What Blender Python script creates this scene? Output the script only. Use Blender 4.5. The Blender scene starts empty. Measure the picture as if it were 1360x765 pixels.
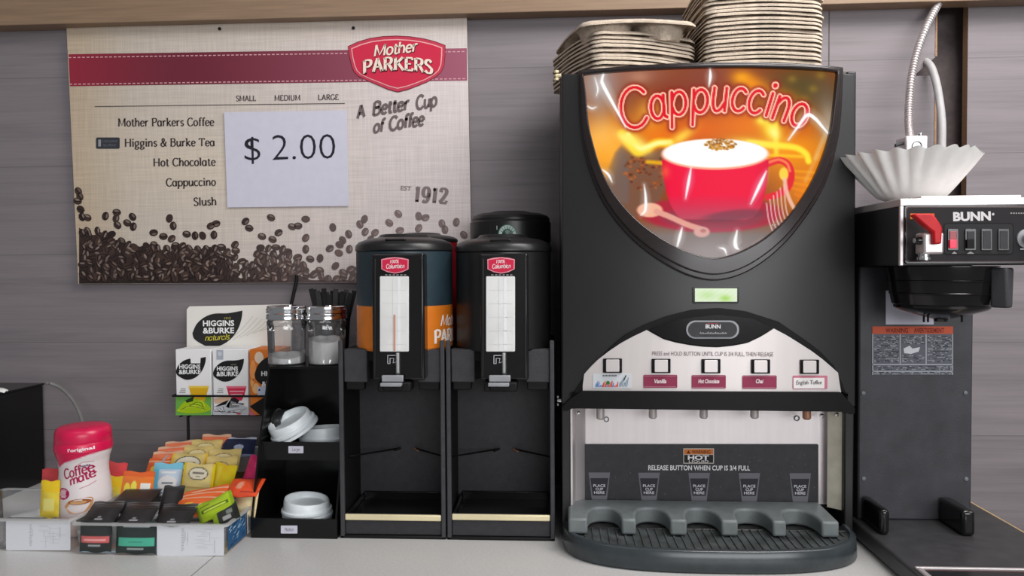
import bpy, bmesh, math, random
import numpy as np
from mathutils import Vector, Matrix, Euler

random.seed(7)
sc = bpy.context.scene
COL = sc.collection
R_ = math.radians

# ------------------------------------------------------------------ camera, world, lights, exposure
FPX, W, H = 1000.0, 1360.0, 765.0
CAM_Z = 0.43
YAW, PITCH, ROLL = R_(3.3), R_(1.62), R_(-0.35)
cam_d = bpy.data.cameras.new('camera')
cam_d.sensor_width = 36.0
cam_d.lens = 36.0 * FPX / W
cam_d.clip_start = 0.05
cam = bpy.data.objects.new('camera', cam_d)
COL.objects.link(cam)
RM = Matrix.Rotation(YAW, 3, 'Z') @ Matrix.Rotation(math.pi / 2 - PITCH, 3, 'X') @ Matrix.Rotation(ROLL, 3, 'Z')
cam.matrix_world = Matrix.Translation((0, 0, CAM_Z)) @ RM.to_4x4()
sc.camera = cam

world = bpy.data.worlds.new('world')
sc.world = world
world.use_nodes = True
wn = world.node_tree.nodes
wn['Background'].inputs[0].default_value = (0.82, 0.84, 0.88, 1)
wn['Background'].inputs[1].default_value = 0.20


def area(name, loc, target, sx, sy, power, color=(1, 1, 1)):
    l = bpy.data.lights.new(name, 'AREA')
    l.shape = 'RECTANGLE'
    l.size, l.size_y, l.energy, l.color = sx, sy, power, color
    o = bpy.data.objects.new(name, l)
    COL.objects.link(o)
    o.location = loc
    o.rotation_euler = (Vector(target) - Vector(loc)).to_track_quat('-Z', 'Y').to_euler()
    return o


area('overhead_light', (0.80, 0.70, 1.62), (0.22, 1.45, 0.34), 1.0, 0.5, 20, (1.0, 0.97, 0.95))
area('overhead_light', (-0.7, 0.1, 1.75), (-0.25, 1.3, 0.25), 0.9, 0.5, 2.5, (1.0, 0.98, 0.97))  # left fill, added to brighten the tea boxes and bins
area('overhead_light', (2.1, 0.2, 1.7), (0.7, 1.4, 0.3), 0.8, 0.9, 11, (1.0, 0.98, 0.97))
area('front_fill_light', (1.3, -2.4, 0.95), (0.0, 1.3, 0.3), 2.4, 1.2, 56, (0.97, 0.98, 1.0))  # added fill behind the camera, brightens the steel splash panel; no window known there

sc.view_settings.view_transform = 'Standard'
sc.view_settings.look = 'None'
sc.view_settings.gamma = 1.0
sc.view_settings.use_curve_mapping = False
sc.view_settings.exposure = 0.12


# ------------------------------------------------------------------ pixel -> world
def ray(px, py):
    return RM @ Vector(((px - W / 2) / FPX, -(py - H / 2) / FPX, -1.0))


CAM = Vector((0, 0, CAM_Z))


def PD(px, py, d):
    return CAM + ray(px, py) * d


def PY(px, py, Y):
    r = ray(px, py)
    return CAM + r * (Y / r.y)


def PZ(px, py, Z):
    r = ray(px, py)
    return CAM + r * ((Z - CAM_Z) / r.z)


def XY(px, Y, py=360):
    return PY(px, py, Y).x


def ZY(py, Y, px=680):
    return PY(px, py, Y).z


# ------------------------------------------------------------------ colours and materials
def lin(c):
    c = c / 255.0
    return c / 12.92 if c <= 0.04045 else ((c + 0.055) / 1.055) ** 2.4


def L(rgb):
    return (lin(rgb[0]), lin(rgb[1]), lin(rgb[2]), 1.0)


def mixc(a, b, t):
    return tuple(a[i] + (b[i] - a[i]) * t for i in range(3))


def new_mat(name):
    m = bpy.data.materials.new(name)
    m.use_nodes = True
    nt = m.node_tree
    return m, nt, nt.nodes['Principled BSDF']


def mat(name, rgb, rough=0.5, metal=0.0, spec=0.5, noise=0.0, nscale=60.0, bump=0.0, bscale=200.0, stretch=(1, 1, 1), coat=0.0):
    m, nt, b = new_mat(name)
    b.inputs['Base Color'].default_value = L(rgb)
    b.inputs['Roughness'].default_value = rough
    b.inputs['Metallic'].default_value = metal
    b.inputs['Specular IOR Level'].default_value = spec
    b.inputs['Coat Weight'].default_value = coat
    b.inputs['Coat Roughness'].default_value = 0.1
    tc = nt.nodes.new('ShaderNodeTexCoord')
    mp = nt.nodes.new('ShaderNodeMapping')
    mp.inputs['Scale'].default_value = stretch
    nt.links.new(tc.outputs['Object'], mp.inputs['Vector'])
    if noise:
        n = nt.nodes.new('ShaderNodeTexNoise')
        n.inputs['Scale'].default_value = nscale
        n.inputs['Detail'].default_value = 4
        r = nt.nodes.new('ShaderNodeValToRGB')
        r.color_ramp.elements[0].position = 0.3
        r.color_ramp.elements[1].position = 0.7
        r.color_ramp.elements[0].color = L(tuple(max(0, c * (1 - noise)) for c in rgb))
        r.color_ramp.elements[1].color = L(tuple(min(255, c * (1 + noise)) for c in rgb))
        nt.links.new(mp.outputs[0], n.inputs['Vector'])
        nt.links.new(n.outputs['Fac'], r.inputs['Fac'])
        nt.links.new(r.outputs['Color'], b.inputs['Base Color'])
    if bump:
        n2 = nt.nodes.new('ShaderNodeTexNoise')
        n2.inputs['Scale'].default_value = bscale
        n2.inputs['Detail'].default_value = 3
        bp = nt.nodes.new('ShaderNodeBump')
        bp.inputs['Strength'].default_value = bump
        bp.inputs['Distance'].default_value = 0.002
        nt.links.new(mp.outputs[0], n2.inputs['Vector'])
        nt.links.new(n2.outputs['Fac'], bp.inputs['Height'])
        nt.links.new(bp.outputs[0], b.inputs['Normal'])
    return m


def vmat(name, rough=0.55, emit=0.0, spec=0.4, coat=0.0, noise=0.0, crinkle=0.0):
    m, nt, b = new_mat(name)
    if crinkle:
        n3 = nt.nodes.new('ShaderNodeTexNoise')
        n3.inputs['Scale'].default_value = 90
        n3.inputs['Detail'].default_value = 3
        bp = nt.nodes.new('ShaderNodeBump')
        bp.inputs['Strength'].default_value = crinkle
        bp.inputs['Distance'].default_value = 0.004
        nt.links.new(n3.outputs['Fac'], bp.inputs['Height'])
        nt.links.new(bp.outputs[0], b.inputs['Normal'])
    a = nt.nodes.new('ShaderNodeVertexColor')
    a.layer_name = 'Col'
    src = a.outputs['Color']
    b.inputs['Roughness'].default_value = rough
    b.inputs['Specular IOR Level'].default_value = spec
    b.inputs['Coat Weight'].default_value = coat
    b.inputs['Coat Roughness'].default_value = 0.08
    if noise:
        tc = nt.nodes.new('ShaderNodeTexCoord')
        out = None
        for st in ((14, 14, 420), (420, 14, 14)):
            mp = nt.nodes.new('ShaderNodeMapping')
            mp.inputs['Scale'].default_value = st
            n = nt.nodes.new('ShaderNodeTexNoise')
            n.inputs['Scale'].default_value = 1.0
            n.inputs['Detail'].default_value = 3
            nt.links.new(tc.outputs['Object'], mp.inputs[0])
            nt.links.new(mp.outputs[0], n.inputs['Vector'])
            r = nt.nodes.new('ShaderNodeMapRange')
            r.inputs['From Min'].default_value = 0.3
            r.inputs['From Max'].default_value = 0.7
            r.inputs['To Min'].default_value = 1 - noise
            r.inputs['To Max'].default_value = 1 + noise
            nt.links.new(n.outputs['Fac'], r.inputs['Value'])
            vm = nt.nodes.new('ShaderNodeVectorMath')
            vm.operation = 'SCALE'
            nt.links.new(src, vm.inputs[0])
            nt.links.new(r.outputs[0], vm.inputs['Scale'])
            src = vm.outputs[0]
    if emit:
        b.inputs['Base Color'].default_value = (0.004, 0.004, 0.004, 1)
        nt.links.new(src, b.inputs['Emission Color'])
        b.inputs['Emission Strength'].default_value = emit
    else:
        nt.links.new(src, b.inputs['Base Color'])
    return m


def clear_mat(name, rgb, milky, gloss=0.12):
    m = bpy.data.materials.new(name)
    m.use_nodes = True
    nt = m.node_tree
    nt.nodes.clear()
    out = nt.nodes.new('ShaderNodeOutputMaterial')
    tr = nt.nodes.new('ShaderNodeBsdfTransparent')
    di = nt.nodes.new('ShaderNodeBsdfDiffuse')
    di.inputs[0].default_value = L(rgb)
    gl = nt.nodes.new('ShaderNodeBsdfGlossy')
    gl.inputs['Roughness'].default_value = 0.08
    fr = nt.nodes.new('ShaderNodeFresnel')
    fr.inputs[0].default_value = 1.45
    ad = nt.nodes.new('ShaderNodeMath')
    ad.operation = 'ADD'
    ad.inputs[1].default_value = gloss - 0.04
    m1 = nt.nodes.new('ShaderNodeMixShader')
    m1.inputs[0].default_value = milky
    m2 = nt.nodes.new('ShaderNodeMixShader')
    nt.links.new(tr.outputs[0], m1.inputs[1])
    nt.links.new(di.outputs[0], m1.inputs[2])
    nt.links.new(fr.outputs[0], ad.inputs[0])
    nt.links.new(ad.outputs[0], m2.inputs[0])
    nt.links.new(m1.outputs[0], m2.inputs[1])
    nt.links.new(gl.outputs[0], m2.inputs[2])
    nt.links.new(m2.outputs[0], out.inputs[0])
    return m


def wood_wall():
    m, nt, b = new_mat('grey_wood_laminate')
    tc = nt.nodes.new('ShaderNodeTexCoord')
    sep = nt.nodes.new('ShaderNodeSeparateXYZ')
    nt.links.new(tc.outputs['Object'], sep.inputs[0])

    def math_(op, a, bb=None):
        n = nt.nodes.new('ShaderNodeMath')
        n.operation = op
        for i, v in enumerate((a, bb)):
            if v is None:
                continue
            if isinstance(v, (int, float)):
                n.inputs[i].default_value = v
            else:
                nt.links.new(v, n.inputs[i])
        return n.outputs[0]
    zz = math_('DIVIDE', math_('ADD', sep.outputs['Z'], 0.065), 0.178)
    row = math_('FLOOR', zz)
    fr = math_('FRACT', zz)
    wnz = nt.nodes.new('ShaderNodeTexWhiteNoise')
    wnz.noise_dimensions = '1D'
    nt.links.new(row, wnz.inputs['W'])
    cmb = nt.nodes.new('ShaderNodeCombineXYZ')
    nt.links.new(math_('ADD', math_('MULTIPLY', sep.outputs['X'], 1.6), math_('MULTIPLY', row, 3.7)), cmb.inputs[0])
    nt.links.new(math_('MULTIPLY', sep.outputs['Z'], 34.0), cmb.inputs[2])
    n1 = nt.nodes.new('ShaderNodeTexNoise')
    n1.inputs['Scale'].default_value = 1.0
    n1.inputs['Detail'].default_value = 7
    n1.inputs['Roughness'].default_value = 0.62
    n1.inputs['Distortion'].default_value = 0.5
    nt.links.new(cmb.outputs[0], n1.inputs['Vector'])
    cmb2 = nt.nodes.new('ShaderNodeCombineXYZ')
    nt.links.new(math_('MULTIPLY', sep.outputs['X'], 8.0), cmb2.inputs[0])
    nt.links.new(math_('MULTIPLY', sep.outputs['Z'], 260.0), cmb2.inputs[2])
    n2 = nt.nodes.new('ShaderNodeTexNoise')
    n2.inputs['Scale'].default_value = 1.0
    n2.inputs['Detail'].default_value = 3
    nt.links.new(cmb2.outputs[0], n2.inputs['Vector'])
    f = math_('ADD', math_('MULTIPLY', n1.outputs['Fac'], 0.75), math_('MULTIPLY', n2.outputs['Fac'], 0.25))
    f = math_('ADD', f, math_('MULTIPLY', math_('SUBTRACT', wnz.outputs['Value'], 0.5), 0.10))
    rp = nt.nodes.new('ShaderNodeValToRGB')
    e = rp.color_ramp.elements
    e[0].position, e[0].color = 0.30, L((114, 108, 111))
    e[1].position, e[1].color = 0.72, L((142, 134, 137))
    mid = e.new(0.5)
    mid.color = L((130, 123, 126))
    nt.links.new(f, rp.inputs['Fac'])
    seam = math_('LESS_THAN', fr, 0.010)
    mx = nt.nodes.new('ShaderNodeMixRGB')
    mx.inputs[2].default_value = L((112, 106, 108))
    nt.links.new(seam, mx.inputs[0])
    nt.links.new(rp.outputs[0], mx.inputs[1])
    nt.links.new(mx.outputs[0], b.inputs['Base Color'])
    b.inputs['Roughness'].default_value = 0.5
    b.inputs['Specular IOR Level'].default_value = 0.3
    return m


def counter_mat(x_seam, org):
    m, nt, b = new_mat('light_grey_laminate')
    tc = nt.nodes.new('ShaderNodeTexCoord')
    n = nt.nodes.new('ShaderNodeTexNoise')
    n.inputs['Scale'].default_value = 260
    n.inputs['Detail'].default_value = 2
    r = nt.nodes.new('ShaderNodeValToRGB')
    r.color_ramp.elements[0].color = L((188, 186, 184))
    r.color_ramp.elements[1].color = L((212, 211, 209))
    nt.links.new(tc.outputs['Object'], n.inputs['Vector'])
    nt.links.new(n.outputs['Fac'], r.inputs['Fac'])
    sep = nt.nodes.new('ShaderNodeSeparateXYZ')
    nt.links.new(tc.outputs['Object'], sep.inputs[0])
    s = nt.nodes.new('ShaderNodeMath')
    s.operation = 'COMPARE'
    s.inputs[1].default_value = x_seam - org
    s.inputs[2].default_value = 0.0007
    nt.links.new(sep.outputs['X'], s.inputs[0])
    mx = nt.nodes.new('ShaderNodeMixRGB')
    mx.inputs[2].default_value = L((70, 68, 66))
    nt.links.new(s.outputs[0], mx.inputs[0])
    nt.links.new(r.outputs[0], mx.inputs[1])
    nt.links.new(mx.outputs[0], b.inputs['Base Color'])
    b.inputs['Roughness'].default_value = 0.32
    return m


M_WALL = wood_wall()
M_CORE = mat('particle_board_core', (150, 118, 92), 0.8, noise=0.12, nscale=300)
M_GAP = mat('dark_gap_board', (84, 74, 74), 0.8, noise=0.1)
M_SHELF = mat('tan_shelf_board', (140, 115, 92), 0.45, noise=0.06, nscale=8, stretch=(1, 1, 25))
M_OAK = mat('oak_edge', (205, 172, 118), 0.5, noise=0.12, nscale=12, stretch=(14, 1, 14))
M_BLACK = mat('satin_black_plastic', (27, 26, 27), 0.36, noise=0.05, spec=0.5)
M_DOOR = mat('satin_black_door', (27, 26, 27), 0.43, noise=0.04, spec=0.8)
M_BGLOSS = mat('gloss_black_plastic', (22, 20, 21), 0.16, noise=0.05)
M_BROWNBLACK = mat('brown_black_trim', (40, 32, 32), 0.22, noise=0.05)
M_BMATTE = mat('matte_black_plastic', (18, 18, 19), 0.6, spec=0.25, noise=0.08, bump=0.15, bscale=700)
M_ACRYL = mat('black_acrylic', (14, 14, 14), 0.22, noise=0.05, spec=0.4)
M_DGREY = mat('charcoal_textured_plastic', (58, 58, 62), 0.62, noise=0.08, bump=0.5, bscale=900)
M_PANEL = mat('charcoal_panel', (43, 43, 47), 0.55, noise=0.10, nscale=90, bump=0.1, bscale=400)
M_BASE = mat('dark_painted_steel', (58, 57, 59), 0.45, noise=0.10, nscale=40)
M_TOWER = mat('tower_painted_steel', (58, 58, 63), 0.5, noise=0.14, nscale=26, bump=0.15, bscale=500)
M_STEEL = mat('brushed_steel', (222, 214, 214), 0.4, 0.7, noise=0.015, nscale=5, stretch=(20, 20, 1))
M_PANELSTEEL = mat('satin_steel_panel', (228, 221, 219), 0.42, 0.3, noise=0.02, nscale=3, stretch=(12, 12, 1))
M_CHROME = mat('chrome', (225, 225, 226), 0.14, 1.0, noise=0.03)
M_CREAM = mat('cream_edge', (214, 208, 190), 0.4, 0.3, noise=0.04)
M_COPPER = mat('copper_stained_nozzle', (170, 122, 98), 0.4, 0.4, noise=0.1)
M_NOZZ = mat('grey_nozzle', (190, 182, 180), 0.35, 0.4, noise=0.05)
M_GREY = mat('slate_grey_plastic', (112, 118, 119), 0.42, noise=0.05)
M_TRAY = mat('tray_grey_plastic', (54, 60, 63), 0.24, noise=0.06)
M_GRATE = mat('drip_grate', (62, 66, 66), 0.5, noise=0.35, nscale=35)
M_LEVER = mat('light_grey_plastic', (150, 152, 156), 0.4, noise=0.04)
M_PULP = mat('moulded_pulp', (196, 180, 162), 0.9, noise=0.08, nscale=110, bump=0.5, bscale=500)
M_LID = mat('white_lid_plastic', (228, 235, 238), 0.34, noise=0.02, spec=0.5)
M_BLID = mat('smoky_lid_plastic', (40, 41, 42), 0.25, noise=0.03)
M_FILTER = mat('white_filter_paper', (238, 237, 234), 0.9, noise=0.015)
M_GLASS = clear_mat('jar_glass', (220, 225, 230), 0.05, 0.14)
M_CLEAR = clear_mat('clear_bin_plastic', (205, 206, 206), 0.26, 0.05)
M_RIMCLEAR = clear_mat('clear_bin_rim', (215, 216, 216), 0.55, 0.06)
M_SUGAR = mat('granulated_sugar', (244, 243, 242), 0.95, noise=0.03, nscale=400, bump=0.4, bscale=900)
M_RED = mat('red_handle_plastic', (190, 16, 26), 0.4, spec=0.3, noise=0.05)
M_BRASS = mat('pale_brass_strip', (240, 227, 186), 0.3, 0.3, noise=0.05, nscale=9)
M_GAUGE = mat('frosted_gauge', (226, 226, 224), 0.35, noise=0.05, nscale=18)
M_GTUBE = mat('grey_hose', (172, 170, 170), 0.5, noise=0.03)
M_WHITEP = mat('white_paper', (208, 206, 220), 0.8, noise=0.012)
M_PRINT = vmat('printed_ink', 0.6, spec=0.2)
M_PRINTG = vmat('printed_gloss', 0.3)
M_FOIL = vmat('foil_packet_print', 0.34, spec=0.5, crinkle=0.5)
M_LINEN = vmat('printed_linen_board', 0.6, noise=0.075)
M_BACKLIT = vmat('backlit_print', 0.3, emit=0.97, spec=0.04)
M_LCD = vmat('lcd_screen', 0.2, emit=0.95)
M_LAMP = mat('red_rocker_glow', (220, 20, 40), 0.3)
_b = M_LAMP.node_tree.nodes['Principled BSDF']
_b.inputs['Emission Color'].default_value = L((255, 20, 60))
_b.inputs['Emission Strength'].default_value = 1.2

# ------------------------------------------------------------------ mesh builder
ORIG = {}


def link(o, parent=None):
    COL.objects.link(o)
    if parent is not None:
        o.parent = parent
    return o


def tag(o, label=None, cat=None, group=None, kind=None):
    for k, v in (('label', label), ('category', cat), ('group', group), ('kind', kind)):
        if v:
            o[k] = v
    return o


def thing(name, label, cat, loc=(0, 0, 0), group=None):
    o = bpy.data.objects.new(name, None)
    o.empty_display_size = 0.03
    link(o)
    o.location = loc
    ORIG[o] = Vector(loc)
    return tag(o, label, cat, group)


class MB:
    def __init__(s):
        s.v, s.f, s.m, s.c = [], [], [], []

    def add(s, verts, faces, m, col=None):
        n = len(s.v)
        s.v.extend([tuple(p) for p in verts])
        for f in faces:
            s.f.append([i + n for i in f])
            s.m.append(m)
            s.c.append(col)
        return s

    def box(s, x0, x1, y0, y1, z0, z1, m, col=None):
        v = [(x, y, z) for z in (z0, z1) for y in (y0, y1) for x in (x0, x1)]
        f = [(0, 2, 3, 1), (4, 5, 7, 6), (0, 1, 5, 4), (2, 6, 7, 3), (0, 4, 6, 2), (1, 3, 7, 5)]
        return s.add(v, f, m, col)

    def prism(s, poly, fn, a, b, m, col=None):
        """poly: 2D points; fn(p, t) -> 3D; t = a (front) and b (back)."""
        n = len(poly)
        v = [fn(p, a) for p in poly] + [fn(p, b) for p in poly]
        f = [list(range(n)), list(range(2 * n - 1, n - 1, -1))]
        f += [(i, n + i, n + (i + 1) % n, (i + 1) % n) for i in range(n)]
        return s.add(v, f, m, col)

    def tube(s, pts, r, m, seg=10, cap=True, col=None):
        pts = [Vector(p) for p in pts]
        rr = r if isinstance(r, (list, tuple)) else [r] * len(pts)
        v, f = [], []
        up = Vector((0, 0, 1))
        for i, p in enumerate(pts):
            t = (pts[min(i + 1, len(pts) - 1)] - pts[max(i - 1, 0)]).normalized()
            if i == 0:
                n = t.cross(up)
                if n.length < 1e-3:
                    n = t.cross(Vector((0, 1, 0)))
            else:
                n = n - t * n.dot(t)
            n.normalize()
            b = t.cross(n)
            for k in range(seg):
                a = 2 * math.pi * k / seg
                v.append(p + (n * math.cos(a) + b * math.sin(a)) * rr[i])
        for i in range(len(pts) - 1):
            for k in range(seg):
                k2 = (k + 1) % seg
                f.append((i * seg + k, i * seg + k2, (i + 1) * seg + k2, (i + 1) * seg + k))
        if cap:
            f.append(list(range(seg - 1, -1, -1)))
            f.append([(len(pts) - 1) * seg + k for k in range(seg)])
        return s.add(v, f, m, col)

    def lathe(s, prof, c, m, seg=48, mod=None, col=None, mats=None):
        """prof: (radius, z) bottom to top; c: centre; mod(angle, r, z) -> (r, z)."""
        v, f = [], []
        for (r, z) in prof:
            for k in range(seg):
                a = 2 * math.pi * k / seg
                r2, z2 = mod(a, r, z) if mod else (r, z)
                v.append((c[0] + r2 * math.cos(a), c[1] + r2 * math.sin(a), c[2] + z2))
        n0 = len(s.v)
        s.v.extend(v)
        for i in range(len(prof) - 1):
            for k in range(seg):
                k2 = (k + 1) % seg
                s.f.append([n0 + i * seg + k, n0 + i * seg + k2, n0 + (i + 1) * seg + k2, n0 + (i + 1) * seg + k])
                s.m.append(mats[i] if mats else m)
                s.c.append(col)
        if prof[0][0] > 1e-5:
            s.f.append([n0 + k for k in range(seg - 1, -1, -1)])
            s.m.append(mats[0] if mats else m)
            s.c.append(col)
        if prof[-1][0] > 1e-5:
            s.f.append([n0 + (len(prof) - 1) * seg + k for k in range(seg)])
            s.m.append(mats[-1] if mats else m)
            s.c.append(col)
        return s

    def flat(s, shape, fn, col, m=None):
        """shape = (verts2d, faces): printed on a surface through fn(x, y) -> 3D."""
        return s.add([fn(*p) for p in shape[0]], shape[1], m or M_PRINT, col)

    def build(s, name, parent=None, origin=None, bevel=0.0, bseg=2, smooth=35.0, solid=0.0, local=False):
        if origin is None:
            if parent is not None:
                origin = ORIG[parent]
            elif local:
                origin = Vector((0, 0, 0))
            else:
                a = np.array(s.v)
                origin = Vector(((a[:, 0].min() + a[:, 0].max()) / 2, (a[:, 1].min() + a[:, 1].max()) / 2, a[:, 2].min()))
        origin = Vector(origin)
        me = bpy.data.meshes.new(name)
        ox, oy, oz = origin
        me.from_pydata([(p[0] - ox, p[1] - oy, p[2] - oz) for p in s.v], [], s.f)
        slots = []
        for m in s.m:
            if m not in slots:
                slots.append(m)
                me.materials.append(m)
        me.polygons.foreach_set('material_index', [slots.index(m) for m in s.m])
        if any(c is not None for c in s.c):
            ca = me.color_attributes.new('Col', 'FLOAT_COLOR', 'CORNER')
            buf = []
            for c, f in zip(s.c, s.f):
                if c is None:
                    buf.extend((1, 1, 1, 1) * len(f))
                elif isinstance(c, list):
                    for cc in c:
                        buf.extend(L(cc))
                else:
                    buf.extend(L(c) * len(f))
            ca.data.foreach_set('color', buf)
        me.update()
        if smooth:
            me.shade_smooth()
            me.set_sharp_from_angle(angle=R_(smooth))
        o = bpy.data.objects.new(name, me)
        link(o, parent)
        if parent is None and not local:
            o.location = origin
        ORIG[o] = origin
        if solid:
            md = o.modifiers.new('Solidify', 'SOLIDIFY')
            md.thickness = solid
            md.offset = 0
        if bevel:
            md = o.modifiers.new('Bevel', 'BEVEL')
            md.width, md.segments = bevel, bseg
            md.limit_method = 'ANGLE'
            md.angle_limit = R_(40)
            md.harden_normals = False
        return o


def copy_tree(o, parent=None):
    c = o.copy()
    COL.objects.link(c)
    if parent is not None:
        c.parent = parent
    for ch in list(o.children):
        copy_tree(ch, c)
    return c


ORD = ['', 'first', 'second', 'third', 'fourth', 'fifth', 'sixth', 'seventh', 'eighth', 'ninth', 'tenth', 'eleventh', 'twelfth',
       'thirteenth', 'fourteenth', 'fifteenth', 'sixteenth', 'seventeenth', 'eighteenth', 'nineteenth', 'twentieth']


# ------------------------------------------------------------------ 2D shapes and lettering (all in pixel-like units, y down on use)
def catmull(pts, n=8, closed=False):
    P = [Vector((p[0], p[1])) for p in pts]
    out = []
    N = len(P)
    rng = range(N) if closed else range(N - 1)
    for i in rng:
        p0 = P[(i - 1) % N] if closed or i > 0 else P[0] * 2 - P[1]
        p1, p2 = P[i], P[(i + 1) % N]
        p3 = P[(i + 2) % N] if closed or i + 2 < N else p2 * 2 - p1
        for k in range(n):
            t = k / n
            out.append(0.5 * ((2 * p1) + (p2 - p0) * t + (2 * p0 - 5 * p1 + 4 * p2 - p3) * t * t + (3 * p1 - p0 - 3 * p2 + p3) * t ** 3))
    if not closed:
        out.append(P[-1])
    return [(p.x, p.y) for p in out]


def ell(cx, cy, rx, ry, a0=0, a1=360, n=18):
    return [(cx + rx * math.cos(R_(a0 + (a1 - a0) * i / n)), cy + ry * math.sin(R_(a0 + (a1 - a0) * i / n))) for i in range(n + 1)]


def ribbon(pts, width):
    """pts polyline -> (verts, faces); width constant or f(dx, dy)."""
    v, f = [], []
    n = len(pts)
    for i in range(n):
        a, b = pts[max(i - 1, 0)], pts[min(i + 1, n - 1)]
        dx, dy = b[0] - a[0], b[1] - a[1]
        l = math.hypot(dx, dy) or 1e-6
        dx, dy = dx / l, dy / l
        w = width(dx, dy) if callable(width) else width
        v.append((pts[i][0] - dy * w / 2, pts[i][1] + dx * w / 2))
        v.append((pts[i][0] + dy * w / 2, pts[i][1] - dx * w / 2))
    for i in range(n - 1):
        f.append((2 * i, 2 * i + 1, 2 * i + 3, 2 * i + 2))
    return v, f


def join2d(shapes):
    v, f = [], []
    for sv, sf in shapes:
        n = len(v)
        v.extend(sv)
        f.extend([[i + n for i in q] for q in sf])
    return v, f


def C_(*p):
    return catmull(p, 6)


G = {}   # glyph -> (advance, strokes, serif points); baseline 0, x-height 5, cap 7.4
G['o'] = (5.0, [ell(2.4, 2.5, 2.05, 2.5)], [])
G['a'] = (5.2, [ell(2.2, 2.5, 1.95, 2.5, 20, 380), C_((4.1, 5), (4.1, 2.5), (4.2, .6), (4.9, .1))], [])
G['c'] = (4.5, [ell(2.5, 2.5, 2.1, 2.5, 45, 318)], [])
G['e'] = (4.7, [[(.5, 2.7), (4.2, 2.7)], ell(2.4, 2.5, 1.95, 2.5, 5, 322)], [])
G['p'] = (5.4, [[(.8, 5), (.8, -2.6)], ell(2.9, 2.5, 2.05, 2.5, 200, 530)], [(.5, -2.6), (.3, 5)])
G['u'] = (5.4, [C_((.8, 5), (.8, 1.6), (1.7, .05), (3.0, .3), (4.2, 1.8)), [(4.4, 5), (4.4, 0)]], [(.5, 5), (4.1, 5), (4.8, 0)])
G['n'] = (5.4, [[(.8, 5), (.8, 0)], C_((.9, 3.4), (2.0, 4.8), (3.4, 4.9), (4.3, 3.4), (4.3, 0))], [(.6, 0), (4.3, 0), (.4, 5)])
G['h'] = (5.4, [[(.8, 7.6), (.8, 0)], C_((.9, 3.4), (2.0, 4.8), (3.4, 4.9), (4.3, 3.4), (4.3, 0))], [(.6, 0), (4.3, 0), (.4, 7.6)])
G['i'] = (2.4, [[(1.1, 5), (1.1, 0)], ell(1.1, 6.8, .25, .25, n=8)], [(1.1, 0), (.7, 5)])
G['l'] = (2.4, [[(1.1, 7.6), (1.1, 0)]], [(1.1, 0), (.7, 7.6)])
G['t'] = (3.4, [C_((1.4, 6.6), (1.4, 3), (1.6, .6), (2.4, .05), (3.2, .5)), [(.2, 4.9), (3.0, 4.9)]], [])
G['r'] = (3.9, [[(.9, 5), (.9, 0)], C_((1, 3.3), (1.7, 4.6), (2.7, 5.0), (3.5, 4.6))], [(.9, 0), (.5, 5)])
G['s'] = (4.0, [C_((3.4, 4.3), (2.2, 5.0), (.8, 4.3), (1.1, 3.1), (2.8, 2.2), (3.4, 1.1), (2.2, 0), (.5, .7))], [])
G['k'] = (5.2, [[(.9, 7.6), (.9, 0)], [(4.1, 5), (.9, 2.1)], [(1.9, 3), (4.6, 0)]], [(.9, 0), (.5, 7.6), (4.4, 0), (4.0, 5)])
G['g'] = (5.2, [ell(2.3, 3.0, 1.75, 2.0), C_((3.6, 4.6), (4.9, 5.1)), C_((1.6, 1.2), (.9, .5), (1.8, -.2), (3.8, -.5), (4.3, -1.5), (2.4, -2.5), (.6, -1.9), (.9, -.8), (1.7, -.3))], [])
G['f'] = (3.2, [C_((3.6, 7.0), (2.7, 7.6), (1.7, 7.0), (1.5, 5.4), (1.5, 0)), [(.3, 4.9), (3.0, 4.9)]], [(1.5, 0)])
G['b'] = (5.2, [[(.8, 7.6), (.8, .3)], ell(2.7, 2.5, 1.95, 2.5, 180, 520)], [(.4, 7.6)])
G['d'] = (5.2, [ell(2.2, 2.5, 1.95, 2.5, 20, 380), [(4.2, 7.6), (4.2, 0)]], [(4.5, 0), (3.8, 7.6)])
G['y'] = (4.8, [[(.4, 5), (2.5, .2)], C_((4.5, 5), (2.6, .2), (1.6, -2.2), (.4, -2.3))], [(.5, 5), (4.4, 5)])
G['v'] = (4.8, [[(.4, 5), (2.4, 0), (4.4, 5)]], [(.5, 5), (4.3, 5)])
G['m'] = (8.4, [[(.8, 5), (.8, 0)], C_((.9, 3.6), (1.9, 4.8), (3.2, 4.9), (4.1, 3.6), (4.1, 0)), C_((4.2, 3.6), (5.2, 4.8), (6.5, 4.9), (7.4, 3.6), (7.4, 0))], [(.7, 0), (4.1, 0), (7.4, 0), (.4, 5)])
G['M'] = (9.2, [[(1.2, 0), (1.4, 7.4)], [(1.4, 7.4), (4.6, .6), (7.8, 7.4)], [(7.8, 7.4), (8.0, 0)]], [(1.2, 0), (8.0, 0), (1.1, 7.4), (8.1, 7.4)])
G['P'] = (5.9, [[(1.1, 7.4), (1.1, 0)], C_((1.1, 7.3), (3.3, 7.4), (5.1, 6.6), (5.2, 4.9), (3.8, 3.6), (1.2, 3.5))], [(1.2, 0), (.8, 7.4)])
G['C'] = (6.6, [ell(3.7, 3.7, 3.1, 3.8, 42, 322)], [])
G['H'] = (7.6, [[(1.1, 7.4), (1.1, 0)], [(6.3, 7.4), (6.3, 0)], [(1.1, 3.8), (6.3, 3.8)]], [(1.1, 0), (6.3, 0), (1.1, 7.4), (6.3, 7.4)])
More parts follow.
